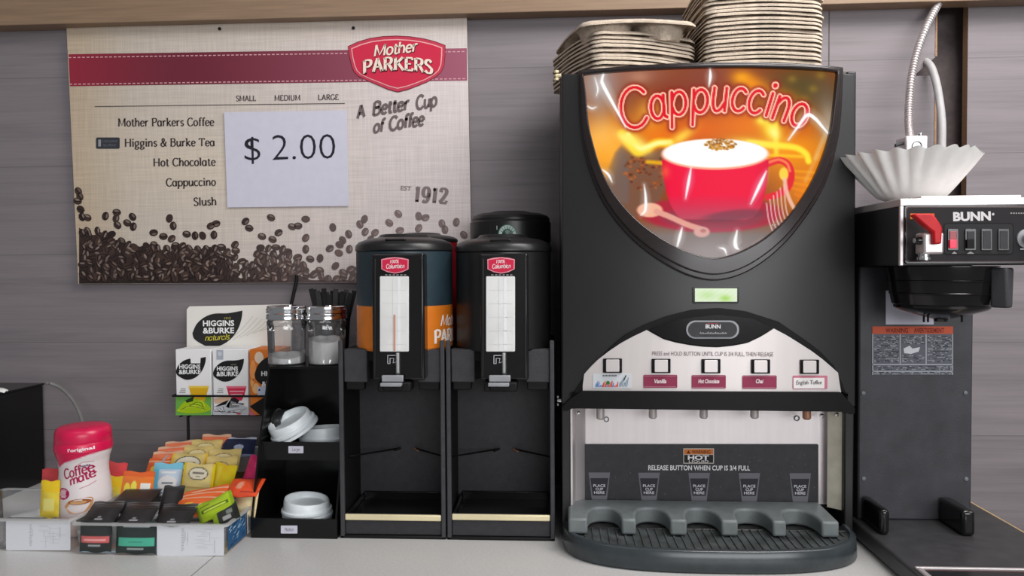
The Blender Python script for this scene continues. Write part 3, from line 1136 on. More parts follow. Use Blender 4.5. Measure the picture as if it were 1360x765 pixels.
gauss(800, 110, 34, 34, (158, 146, 142), 0.95)
gauss(850, 100, 45, 20, (158, 108, 92), 0.8)
gauss(850, 103, 14, 8, (200, 150, 120), 0.7)
gauss(945, 100, 46, 26, (138, 72, 56), 0.95)
gauss(905, 130, 70, 26, (132, 52, 36), 0.85)
gauss(975, 130, 40, 20, (150, 58, 30), 0.8)
gauss(1065, 118, 48, 34, (86, 72, 36), 0.98)
gauss(1100, 140, 24, 30, (96, 82, 66), 0.9)
gauss(1000, 112, 26, 12, (240, 142, 16), 0.95, 25)
gauss(985, 103, 12, 8, (255, 170, 20), 0.8)
gauss(1040, 128, 22, 10, (200, 120, 16), 0.7, 15)
for (a, b) in ((1052, 105), (1080, 118), (1068, 132), (1090, 100), (1075, 145)):
    gauss(a, b, 6, 5, (150, 122, 40), 0.6)
gauss(800, 190, 40, 36, (250, 168, 70), 0.95)
gauss(815, 200, 26, 30, (255, 176, 50), 0.9)
gauss(875, 180, 46, 26, (246, 128, 20), 0.9)
gauss(930, 172, 50, 22, (226, 96, 18), 0.9)
gauss(990, 165, 50, 26, (232, 112, 24), 0.9)
gauss(1050, 200, 70, 40, (250, 150, 20), 0.95)
gauss(1075, 250, 40, 36, (238, 136, 30), 0.9)
gauss(1055, 172, 30, 12, (214, 96, 24), 0.6)
gauss(862, 150, 18, 20, (250, 180, 60), 0.7)
# dark dome and beans at the left
blend(0.9 * polym([(806, 250), (810, 222), (818, 202), (826, 193), (836, 200), (852, 208), (880, 196), (890, 210), (884, 250), (872, 275), (840, 290), (815, 270)], 6), (120, 84, 66))
blend(0.85 * polym([(803, 250), (809, 224), (817, 204), (824, 196), (832, 206), (836, 235), (834, 270), (818, 268)], 5), (112, 94, 90))
speck(858, 228, 30, 26, 90, (78, 40, 26), (206, 104, 44), 1.4, 3.0, 0.7)
line(catmull([(826, 178), (836, 190), (846, 202), (858, 198), (872, 190), (890, 190)], 6), 11, (255, 210, 40), 0.95, 5)
gauss(850, 194, 16, 9, (255, 240, 120), 0.9, 30)
gauss(800, 185, 22, 26, (255, 190, 90), 0.7)
line(catmull([(834, 178), (848, 196), (860, 195), (874, 190), (890, 189)], 6), 6, (255, 246, 150), 1, 3)
gauss(838, 186, 12, 9, (255, 236, 90), 0.9, 40)
line([(860, 215), (885, 217)], 5, (255, 190, 20), 0.8, 3)
gauss(1024, 170, 12, 20, (255, 226, 50), 0.95, -25)
gauss(1012, 160, 8, 6, (255, 236, 80), 0.9)
line([(1030, 165), (1031, 205)], 6, (255, 226, 60), 0.8, 4)
line(catmull([(995, 190), (1030, 193), (1056, 196), (1070, 204), (1074, 214)], 6), 8, (255, 232, 60), 0.95, 4)
line([(1000, 205), (1066, 208)], 4, (255, 200, 40), 0.8, 3)
for k in range(7):
    line([(1040 + 4 * k, 226 + 8 * k), (1094 - 5 * k, 230 + 9 * k)], 3, (255, 176 - 12 * k, 30), 0.5, 2.5)
gauss(905, 182, 20, 7, (255, 214, 70), 0.9, -35)
gauss(1000, 190, 26, 6, (255, 232, 90), 0.85, 8)
gauss(1028, 176, 7, 10, (255, 250, 150), 0.8, -25)
gauss(830, 183, 12, 6, (255, 240, 130), 0.8, 30)
gauss(800, 215, 14, 24, (255, 166, 40), 0.7)
line([(1083, 210), (1100, 170)], 6, (236, 190, 120), 0.6, 4)
line([(1070, 240), (1086, 206)], 5, (244, 180, 90), 0.5, 4)
gauss(1100, 165, 12, 26, (172, 160, 146), 0.8)
# grey tabletop at the bottom
blend(np.clip((PYY - 285 - 0.0 * PX) / 28, 0, 1) * 0.92, (124, 116, 114))
gauss(800, 262, 24, 30, (128, 96, 76), 0.6)
gauss(1060, 290, 26, 16, (150, 96, 50), 0.7)
# saucer
blend(0.95 * ellm(945, 284, 92, 24, 4), (176, 34, 58))
blend(0.75 * ellm(948, 289, 70, 15, 4), (136, 64, 78))
blend(0.6 * np.clip((PYY - 296) / 10, 0, 1) * ellm(945, 284, 92, 24, 4), (168, 70, 88))
# cup
cup = catmull([(879, 212), (881, 232), (885, 254), (890, 270), (898, 284), (906, 291)], 5) + catmull([(990, 292), (1003, 286), (1012, 270), (1018, 246), (1021, 212)], 5)
line(catmull([(1018, 218), (1034, 213), (1046, 218), (1051, 232), (1047, 248), (1036, 257), (1020, 262)], 6), 9, (226, 40, 52), 1, 1.6)
line(catmull([(1020, 216), (1034, 212), (1045, 217), (1049, 227)], 6), 3.5, (255, 150, 90), 0.8, 2)
blend(ellm(1041, 231, 6, 8.5, 2), (255, 208, 70))
cm = polym(cup, 1.6)
blend(cm, (238, 18, 62))
blend(cm * np.clip((PYY - 258) / 32, 0, 1) * 0.75, (170, 92, 104))
blend(cm * np.clip((892 - PX) / 14, 0, 1) * 0.5, (190, 16, 40))
blend(cm * np.clip((PX - 1002) / 18, 0, 1) * 0.4, (196, 26, 60))
gauss(884, 228, 6, 9, (255, 110, 70), 0.6)
blend(0.55 * ellm(975, 286, 40, 7, 4, -6), (96, 60, 72))
blend(ellm(950, 205, 71.5, 20.5, 1.4), (255, 170, 140))
blend(ellm(950, 203.6, 69.5, 19, 1.4), (255, 255, 248))
for _ in range(170):
    r, t = math.sqrt(rng.rand()), rng.rand() * 6.283
    blend(0.8 * ellm(957 + 21 * r * math.cos(t), 192 + 7.5 * r * math.sin(t), 0.8 + 1.6 * rng.rand(), 0.6 + 0.6 * rng.rand(), 0.8), mixc((120, 60, 14), (232, 160, 40), rng.rand()))
# spoon and fork
blend(ellm(863, 279, 17, 9.5, 2), (240, 178, 148))
line(catmull([(872, 281), (890, 288), (912, 298), (930, 304)], 6), 7.5, (226, 158, 142), 1, 2)
blend(ellm(932, 308, 10.5, 7, 2), (222, 164, 154))
blend(0.8 * ellm(934, 306.5, 4, 2.6, 1.5), (178, 104, 100))
for k in range(6):
    line(catmull([(1018 + 4.6 * k, 270 - 5 * k), (1021 + 4.6 * k, 292 - 3 * k), (1027 + 4.6 * k, 309 - 2.6 * k)], 5), 1.5, (244, 206, 206), 0.85, 1.1)
speck(1034, 300, 10, 8, 24, (80, 50, 50), (250, 240, 240), 0.6, 1.4, 0.7)
line(catmull([(1042, 238), (1045, 255), (1051, 270), (1058, 282)], 6), 5, (240, 190, 170), 0.9, 2)
# lettering: outlined brush script
letters = [('C', 843, 169, 7.0, 0.86, 10, 0.10), ('a', 876, 157.5, 6.1, 0.74, 8, 0.10), ('p', 901, 152.5, 6.1, 0.74, 5, 0.10), ('p', 929, 149.5, 6.1, 0.74, 2, 0.10), ('u', 954.5, 147.3, 6.1, 0.74, -1, 0.12),
           ('c', 978.5, 147.5, 6.1, 0.74, -5, 0.12), ('c', 1000, 150.0, 6.1, 0.74, -9, 0.12), ('i', 1018, 153.5, 6.1, 0.74, -12, 0.12), ('n', 1034, 159.0, 6.1, 0.74, -15, 0.10), ('o', 1057, 167.0, 6.1, 0.76, -18, 0.05)]
dist = np.full(PX.shape, 1e9)
for ch, lx, ly, s, sq, rot, sl in letters:
    adv, strokes, _ = G[ch]
    for st in strokes:
        q = []
        for (a, b) in st:
            x = (a - adv / 2 + b * sl) * s * sq
            y = b * s
            cr, sr = math.cos(R_(rot)), math.sin(R_(rot))
            q.append((lx + x * cr - y * sr * 1.0, ly - (x * sr + y * cr)))
        d, _t = segdist(q)
        dist = np.minimum(dist, d)
blend(0.7 * np.exp(-(np.maximum(dist - 3.5, 0) / 3.6) ** 2), (136, 34, 22))
blend(np.clip((4.9 - dist) / 1.0, 0, 1), (206, 22, 28))
blend(np.clip((4.1 - dist) / 0.8, 0, 1), (255, 224, 190))
blend(np.clip((2.5 - dist) / 0.8, 0, 1), (222, 20, 38))
# pale haze and white reflection streaks on the bent cover, painted into the picture
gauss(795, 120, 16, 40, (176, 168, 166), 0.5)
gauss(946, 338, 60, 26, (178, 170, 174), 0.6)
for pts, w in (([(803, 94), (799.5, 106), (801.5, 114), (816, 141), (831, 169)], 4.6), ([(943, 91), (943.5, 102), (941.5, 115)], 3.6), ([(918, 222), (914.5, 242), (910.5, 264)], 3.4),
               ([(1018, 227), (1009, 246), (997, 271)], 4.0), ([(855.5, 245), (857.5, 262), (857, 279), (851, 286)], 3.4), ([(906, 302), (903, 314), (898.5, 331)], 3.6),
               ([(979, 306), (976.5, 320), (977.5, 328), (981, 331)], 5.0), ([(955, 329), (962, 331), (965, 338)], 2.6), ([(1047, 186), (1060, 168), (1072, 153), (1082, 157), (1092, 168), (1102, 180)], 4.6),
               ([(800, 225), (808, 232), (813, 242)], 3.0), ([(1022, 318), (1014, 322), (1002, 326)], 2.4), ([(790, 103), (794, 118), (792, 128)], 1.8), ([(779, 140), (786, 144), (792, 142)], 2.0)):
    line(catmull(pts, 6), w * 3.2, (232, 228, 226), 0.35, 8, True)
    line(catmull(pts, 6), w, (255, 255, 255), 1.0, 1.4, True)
img = np.clip(img, 0, 255)
il = img / 255.0
il = np.where(il <= 0.04045, il / 12.92, ((il + 0.055) / 1.055) ** 2.4)
poly_in = [(947 + (x - 947) * 1.012, 200 + (y - 200) * 1.012) for x, y in inner_c]
ins = inpoly(poly_in)
ny_, nx_ = PX.shape
idx = -np.ones(PX.shape, int)
verts, cols, faces = [], [], []
dfn = door(0.004)


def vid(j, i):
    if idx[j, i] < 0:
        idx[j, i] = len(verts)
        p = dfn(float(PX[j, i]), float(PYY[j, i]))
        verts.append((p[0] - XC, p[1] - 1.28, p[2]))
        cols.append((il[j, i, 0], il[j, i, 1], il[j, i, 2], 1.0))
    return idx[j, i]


for j in range(ny_ - 1):
    for i in range(nx_ - 1):
        if ins[j, i] and ins[j + 1, i] and ins[j, i + 1] and ins[j + 1, i + 1]:
            faces.append((vid(j, i), vid(j + 1, i), vid(j + 1, i + 1), vid(j, i + 1)))
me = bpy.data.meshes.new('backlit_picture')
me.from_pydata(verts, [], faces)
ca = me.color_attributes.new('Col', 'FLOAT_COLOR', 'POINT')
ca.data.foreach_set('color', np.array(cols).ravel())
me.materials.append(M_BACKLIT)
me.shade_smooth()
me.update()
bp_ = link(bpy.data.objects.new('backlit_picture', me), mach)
bp_['label'] = 'lit picture of a red cappuccino cup under the word Cappuccino'

# control module: black arch, silver panel
arch_t = interp([757, 768, 790, 810, 830, 857, 887, 920, 955, 990, 1034, 1072, 1090, 1108, 1118, 1126], [530, 512, 484, 462, 445, 431, 419.5, 411.5, 409, 413, 427, 453, 467, 486, 506, 531])
mb = MB()
xs = [757 + 369 * i / 60 for i in range(61)]
band(mb, xs, arch_t, lambda x: 522, door, 0.006, -0.02, M_BMATTE, rows=4)
xs2 = [746.5 + 389 * i / 60 for i in range(61)]
bar_t = interp([746, 757, 773, 1117, 1126, 1136], [541, 530, 519.5, 521, 531, 543])
band(mb, xs2, bar_t, interp([746, 752, 760, 1120, 1130, 1136], [545, 546.5, 542.5, 547, 551, 549]), door, 0.014, -0.035, M_BMATTE, rows=2)
mb.build('control_module', mach, bevel=0.002, smooth=50)
pan_t = interp([774, 776, 784, 793, 808, 825, 842, 859, 870, 881, 898, 916, 934, 953, 973, 993, 1011, 1028, 1046, 1063.5, 1079, 1093, 1104, 1113, 1117],
               [512, 497, 488, 479, 467, 455.6, 446.5, 438.5, 444.5, 450.6, 455.3, 458.5, 460.8, 461.5, 459.5, 455.6, 447, 436.5, 446, 457, 467, 477.6, 487, 495, 521])
mb = MB()
xs = sorted(set([774 + 343 * i / 70 for i in range(71)] + [859, 1028, 776, 1113]))
band(mb, xs, pan_t, interp([774, 1117], [518.6, 521]), door, 0.0085, 0.004, M_PANELSTEEL, rows=2)
put(mb, sans_text('PRESS and HOLD BUTTON UNTIL CUP IS 3/4 FULL, THEN RELEASE'), door(0.0092), 866, 472.2, 1027, 473.4, 5.6, (120, 104, 106), M_PRINT)
mb.build('control_panel', mach, smooth=50)

# badge
mb = MB()
e0 = rrect(911.5, 425, 981.5, 450.5, 11)
e1 = rrect(914, 427.2, 979, 448.4, 10)


def squash(p):
    return [(x, 437.7 + (y - 437.7) * (1 - 0.12 * ((x - 946.5) / 35) ** 2)) for x, y in p]


dfl = interp([859, 881, 916, 953, 993, 1028], [436, 449, 457, 460, 454, 434])
band(mb, [864 + 160 * i / 40 for i in range(41)], interp([864, 900, 953, 1000, 1024], [437, 424, 418, 423, 435]), dfl, door, 0.0095, 0.005, M_BGLOSS, rows=2)
mb.prism(squash(e0), lambda p, t: door(t)(*p), 0.0125, 0.009, M_LEVER)
mb.prism(squash(e1), lambda p, t: door(t)(*p), 0.0133, 0.012, M_PANEL)
put(mb, sans_text('BUNN', 0.03), door(0.0138), 937, 436, 957, 436.2, 5.2, (226, 224, 226))
mb.flat(poly((938, 429.3), (954, 429.3), (954, 430), (938, 430)), door(0.0138), (170, 60, 66))
for k in range(11):
    mb.flat(ribbon(catmull([(929.5 + 3.3 * k, 443.6), (930.6 + 3.3 * k, 440.8 + (k % 3) * 0.7), (931.2 + 3.3 * k, 443.4), (932.4 + 3.3 * k, 441.8 + (k % 2) * 0.6)], 3), 0.5), door(0.0138), (190, 190, 194))
o = mb.build('badge', mach, smooth=50)

# LCD
mb = MB()
mb.prism(rrect(920.5, 380.8, 981.5, 403, 2.5), lambda p, t: door(t)(*p), 0.003, -0.002, M_BGLOSS)
NX, NY = 22, 8
for j in range(NY):
    for i in range(NX):
        def cc_(a, b):
            x, y = a / NX, b / NY
            c = mixc((206, 224, 190), (222, 236, 206), math.sin(a * 1.7 + b * 2.3) * 0.5 + 0.5)
            c = mixc(c, (150, 205, 70), 0.85 * math.exp(-((x - 0.72) / 0.13) ** 2 - ((y - 0.75) / 0.25) ** 2))
            return mixc(c, (160, 208, 110), 0.5 * math.exp(-((x - 0.3) / 0.2) ** 2 - ((y - 0.5) / 0.3) ** 2))
        q = [(i, j), (i + 1, j), (i + 1, j + 1), (i, j + 1)]
        mb.add([door(0.0034)(923 + 56 * a / NX, 383 + 17.6 * b / NY) for a, b in q], [(0, 1, 2, 3)], M_LCD, [cc_(a, b) for a, b in q])
mb.build('lcd_screen', mach)['label'] = 'pale green lit display'

# buttons and flavour labels
for i, bx in enumerate((813.5, 878, 944.3, 1010.3, 1075.3)):
    y0 = 476.2 + 0.35 * i
    mb = MB()
    mb.prism(rrect(bx - 12.6, y0, bx + 12.6, y0 + 19, 1), lambda p, t: door(t)(*p), 0.0105, 0.006, M_BGLOSS)
    b = mb.build('button', mach, smooth=50)
    mb = MB()
    mb.prism(rrect(bx - 8.6, y0 + 1.3, bx + 9.0, y0 + 17.6, 1.2), lambda p, t: door(t)(*p), 0.0150, 0.010, M_PANELSTEEL)
    mb.build('button_cap', b, bevel=0.0006)

MAR = (146, 58, 84)
for i, (x0, x1, y0, y1, tx) in enumerate(((787.5, 838, 496.5, 515.5, ''), (854.5, 899.5, 497.8, 515.2, 'Vanilla'), (918.6, 964, 498.2, 516, 'Hot Chocolate'),
                                          (986, 1031.6, 498.6, 516.4, 'Chai'), (1053, 1099, 498.8, 516.6, ''))):
    mb = MB()
    if i in (1, 2, 3):
        mb.prism(rrect(x0, y0, x1, y1, 1.6), lambda p, t: door(t)(*p), 0.0095, 0.008, M_PRINT, MAR)
        for k in range(22):
            a = x0 + 1.2 + (x1 - x0 - 2.4) * k / 22
            for yy in (y0 + 1.2, y1 - 1.9):
                mb.flat(rect(a, yy, a + 1.1, yy + 0.7), door(0.0098), (214, 160, 176))
        xm, wd = (x0 + x1) / 2, {1: 16, 2: 28, 3: 10}[i]
        put(mb, sans_text(tx, 0.03, 0.25), door(0.0099), xm - wd / 2, 508.8, xm + wd / 2, 508.9, 5.4, (240, 222, 226))
        lab = 'maroon flavour label reading ' + tx
    elif i == 0:
        mb.prism(rrect(x0, y0, x1, y1, 0.8), lambda p, t: door(t)(*p), 0.0095, 0.008, M_PRINT, (214, 218, 222))
        for k in range(9):
            mb.flat(rect(x0 + 13 + 2.1 * k, y0 + 1.6 + (k % 2) * 0.4, x0 + 14.5 + 2.1 * k, y0 + 3.2), door(0.0099), (70, 70, 76))
        for k in range(16):
            a = x0 + 3 + 1.9 * k
            mb.flat(poly((a, y1 - 1.4), (a + 1.4, y1 - 1.4), (a + 2.4, y1 - 7 - 3 * math.sin(k * 1.3)), (a + 1.2, y1 - 6 - 3 * math.sin(k * 1.3))), door(0.0099),
                    [(90, 120, 190), (226, 70, 60), (236, 110, 60), (210, 60, 80)][k % 4] if k > 3 else (100, 140, 200))
        for k in range(6):
            a = x0 + 35 + 2 * k
            mb.flat(ribbon([(a, y1 - 2), (a + 2, y1 - 8 - (k % 3) * 3), (a + 0.5, y1 - 5)], 0.7), door(0.0099), (110, 140, 160))
        mb.flat(ribbon([(x0 + 41, y0 + 9), (x0 + 44, y0 + 2)], 1.4), door(0.0099), (40, 60, 60))
        mb.flat(npoly(ell(x0 + 20, y0 + 12, 2.4, 2.6)), door(0.00995), (60, 120, 60))
        lab = 'white flavour label with a colourful drawing'
    else:
        mb.prism(rrect(x0, y0, x1, y1, 1.6), lambda p, t: door(t)(*p), 0.0095, 0.008, M_PRINT, (196, 120, 138))
        mb.prism(rrect(x0 + 1, y0 + 3.0, x1 - 4, y1 - 0.8, 0.8), lambda p, t: door(t)(*p), 0.0099, 0.009, M_PRINT, (232, 228, 226))
        put(mb, sans_text('English Toffee', 0.0, 0.15), door(0.0103), x0 + 4.5, y0 + 11.8, x1 - 7.5, y0 + 11.4, 5.2, (60, 50, 52))
        lab = 'white handwritten flavour label reading English Toffee'
    mb.build('flavour_label', mach, smooth=0)['label'] = lab

# splash panel, nozzles
YSP = 1.212
zc_ = lambda y, Y=YSP: ZY(y, Y, 940)
mb = MB()
xa, xb = XY(776, YSP, 600), XY(1100, YSP, 600)
xo, xi = XY(757, 1.178, 600), XY(1124.5, 1.178, 600)
zb_, zt_ = 0.050, z_bay + 0.004
prof = [(xo, 1.178), (xo + 0.004, 1.178), (xo + 0.009, 1.196), (xa - 0.002, YSP - 0.006), (xa + 0.002, YSP), (xb - 0.002, YSP), (xb + 0.002, YSP - 0.006), (xi - 0.022, 1.198), (xi, 1.178)]
v = [(x, y, zb_) for x, y in prof] + [(x, y, zt_) for x, y in prof]
n = len(prof)
mb.add(v, [(i, i + 1, n + i + 1, n + i) for i in range(n - 2)], M_STEEL)
mb.add(v, [(n - 2, n - 1, 2 * n - 1, 2 * n - 2)], M_CREAM)
mb.box(xo + 0.012, xi - 0.012, YSP + 0.001, YSP + 0.02, zb_, zt_, M_STEEL)
mb.build('splash_panel', mach, smooth=25)
mb = MB()


def spl(off):
    return lambda x, y: tuple(PY(x, y, YSP - off))


mb.prism(rrect(772.5, 590, 1087, 669.5, 1.5), lambda p, t: spl(t)(*p), 0.0022, 0.0002, M_PANEL)
put(mb, sans_text('RELEASE BUTTON WHEN CUP IS 3/4 FULL', 0.02), spl(0.0026), 861, 624.2, 996, 624.8, 6.4, (232, 230, 232))
for cxp in (796, 862, 928.6, 995.2, 1062.8):
    dy = 0.9 * (cxp - 796) / 267
    mb.flat(poly((cxp - 14.3, 627.5 + dy), (cxp + 14.3, 627.5 + dy), (cxp + 9.8, 666.5 + dy), (cxp - 9.8, 666.5 + dy)), spl(0.0025), (112, 112, 118))
    mb.flat(poly((cxp - 12.0, 635 + dy), (cxp + 12.0, 635 + dy), (cxp + 8.6, 658 + dy), (cxp - 8.6, 658 + dy)), spl(0.0028), (54, 54, 60))
    for k, (tx, wd) in enumerate((('PLACE', 16), ('CUP', 10), ('HERE', 14))):
        put(mb, sans_text(tx, 0.015), spl(0.0031), cxp - wd / 2, 646.6 + 4.6 * k + dy, cxp + wd / 2, 646.7 + 4.6 * k + dy, 3.5, (214, 214, 218))
mb.flat(rect(907.6, 595.5, 948.2, 615.6), spl(0.0025), (206, 196, 186))
mb.flat(rect(908.6, 596.6, 947.2, 603.2), spl(0.0028), (206, 118, 58))
mb.flat(rect(908.6, 604, 947.2, 614.7), spl(0.0028), (42, 40, 44))
put(mb, sans_text('WARNING', 0.01), spl(0.0031), 919, 602.4, 943.5, 602.5, 4.6, (80, 40, 20))
mb.flat(poly((912, 602.4), (917, 602.4), (914.5, 598)), spl(0.0031), (80, 40, 20))
put(mb, sans_text('HOT', 0.04), spl(0.0031), 913.5, 610.4, 941.5, 610.6, 5.8, (236, 232, 230))
put(mb, sans_text('LIQUID', 0.0), spl(0.0031), 915, 614.5, 941, 614.6, 3.3, (236, 232, 230))
for _ in range(60):
    a, b = random.uniform(776, 1084), random.uniform(593, 667)
    mb.flat(rect(a, b, a + random.uniform(0.4, 1.0), b + random.uniform(0.4, 1.6)), spl(0.0024), (104, 104, 108))
mb.build('instruction_decal', mach, smooth=0)
for i, nx in enumerate((797.5, 867, 934.5, 1002, 1071.5)):
    c = PY(nx, 548, 1.168)
    mb = MB()
    m_ = M_COPPER if i == 4 else M_NOZZ
    tip = ZY(555.5 if i in (1, 2, 3) else 557.0, 1.168, nx)
    r_ = 0.0063
    prof = [(0.0001, tip + 0.002), (r_ * 0.7, tip), (r_, tip + 0.002), (r_, z_bay + 0.008)]
    mb.lathe([(r, z) for r, z in prof], (c.x, 1.168, 0), m_, 18)
    mb.build('nozzle', mach)
for (px_, py_) in ((1058.5, 555.5), (805.5, 557)):
    c = PY(px_, py_, YSP - 0.0015)
    mb = MB()
    pts = [(c.x + 0.0038 * math.cos(a * math.pi / 8), c.y, c.z + 0.0038 * math.sin(a * math.pi / 8)) for a in range(17)]
    mb.tube(pts, 0.0008, M_GREY, 6)
    mb.build('retaining_ring', mach)
for (px_, py_) in ((768, 545.5), (1091, 549), (1110.5, 547.5)):
    c = PY(px_, py_ + 2.5, 1.19)
    mb = MB().lathe([(0.003, 0), (0.003, 0.004), (0.0001, 0.0055)], (0, 0, 0), M_CHROME, 12)
    mb.v = [(c.x + x, c.y - z, c.z + y) for x, y, z in mb.v]
    mb.build('screw', mach)
for (px_, py_, mm_) in ((741.5, 100.5, M_BRASS), (742.5, 532, M_CHROME)):
    c = PY(px_ + 3.5, py_, 1.19)
    mb = MB()
    for k in range(3):
        mb.tube([(XL_ - 0.0055, 1.19, c.z + 0.008 - 0.006 * k), (XL_ - 0.0055, 1.19, c.z + 0.0045 - 0.006 * k)], 0.0036 - 0.0006 * (k == 1), mm_, 10)
    mb.tube([(XL_ - 0.006, 1.19, c.z), (XL_ + 0.002, 1.19, c.z)], 0.003, mm_, 10)
    mb.build('hinge_pin', mach)

# cup rest with five scooped recesses
YCF, YCB = 1.118, 1.206
xa, xb = XY(755, 1.125, 690), XY(1112.5, 1.125, 690)
zt, zb2 = 0.0535, 0.0300
cent = [XY(c, YCF, 690) for c in (803, 867.5, 935.5, 1003.5, 1068)]
hwid = 0.0252
plan = [(xb, YCB), (xa, YCB), (xa, YCF)]
for c in cent:
    for k in range(25):
        u = -math.cos(math.pi * k / 24)
        plan.append((c + hwid * u, YCF + 0.052 * (1 - abs(u) ** 2.6) ** (1 / 2.6)))
plan.append((xb, YCF))
mb = MB()
mb.prism(plan, lambda p, t: (p[0], p[1], t + (0.0022 * (p[1] - YCF) / 0.09 if t > 0.04 else 0)), zt, zb2, M_GREY)
mb.build('cup_rest', mach, bevel=0.0035, bseg=3, smooth=40)

# drip tray: bowed front
def tray_loop(inset, z):
    pts = []
    a_ = abs(XY(1133.5, 1.15, 720) - XY(747, 1.15, 720)) / 2 - inset
    xc_ = (XY(1133.5, 1.15, 720) + XY(747, 1.15, 720)) / 2
    for k in range(49):
        t = math.pi * k / 48
        cx_, sx_ = math.cos(t), math.sin(t)
        pts.append((xc_ - a_ * math.copysign(abs(cx_) ** 0.72, cx_), 1.165 - (0.115 - inset) * abs(sx_) ** 0.72, z))
    pts += [(xc_ + a_, 1.171, z), (xc_ - a_, 1.171, z)]
    return pts


mb = MB()
loops = [tray_loop(0.003, 0.0), tray_loop(0.0, 0.004), tray_loop(0.0015, 0.030), tray_loop(0.004, 0.0325), tray_loop(0.009, 0.0325), tray_loop(0.012, 0.0275)]
n = len(loops[0])
v = [p for l in loops for p in l]
f = [list(range(n))[::-1]]
for a in range(len(loops) - 1):
    for i in range(n):
        j = (i + 1) % n
        f.append((a * n + i, a * n + j, (a + 1) * n + j, (a + 1) * n + i))
mb.add(v, f, M_TRAY)
dt = mb.build('drip_tray', mach, smooth=50)
mb = MB()
l0 = tray_loop(0.0118, 0.0272)
mb.add(l0, [list(range(n))], M_GRATE)
l1 = [(p[0], p[1], p[2] + 0.0005) for p in tray_loop(0.016, 0.0272)]
xm = sum(p[0] for p in l1[:49]) / 49
for k in range(34):      # raised ribs of the grate
    x = min(p[0] for p in l1) + 0.006 + (max(p[0] for p in l1) - min(p[0] for p in l1) - 0.012) * k / 33
    ys_ = [p for p in l1[:49]]
    yf = interp([p[0] for p in ys_], [p[1] for p in ys_])(x) + 0.004
    mb.box(x - 0.0012, x + 0.0012, yf, 1.21, 0.0272, 0.0290, M_GRATE)
mb.build('drip_grate', dt)


# ================================================================== coffee servers and their stands
def cyl_surf(cx, cy, r):
    """arc-length / height map on a cylinder: (s, z, off) -> point; s = 0 faces the viewer."""
    def g(off):
        def h(s, z):
            a = s / r
            return (cx + (r + off) * math.sin(a), cy - (r + off) * math.cos(a), z)
        return h
    return g


def tilted_z(px, Y):
    return lambda y: PY(px, y, Y).z


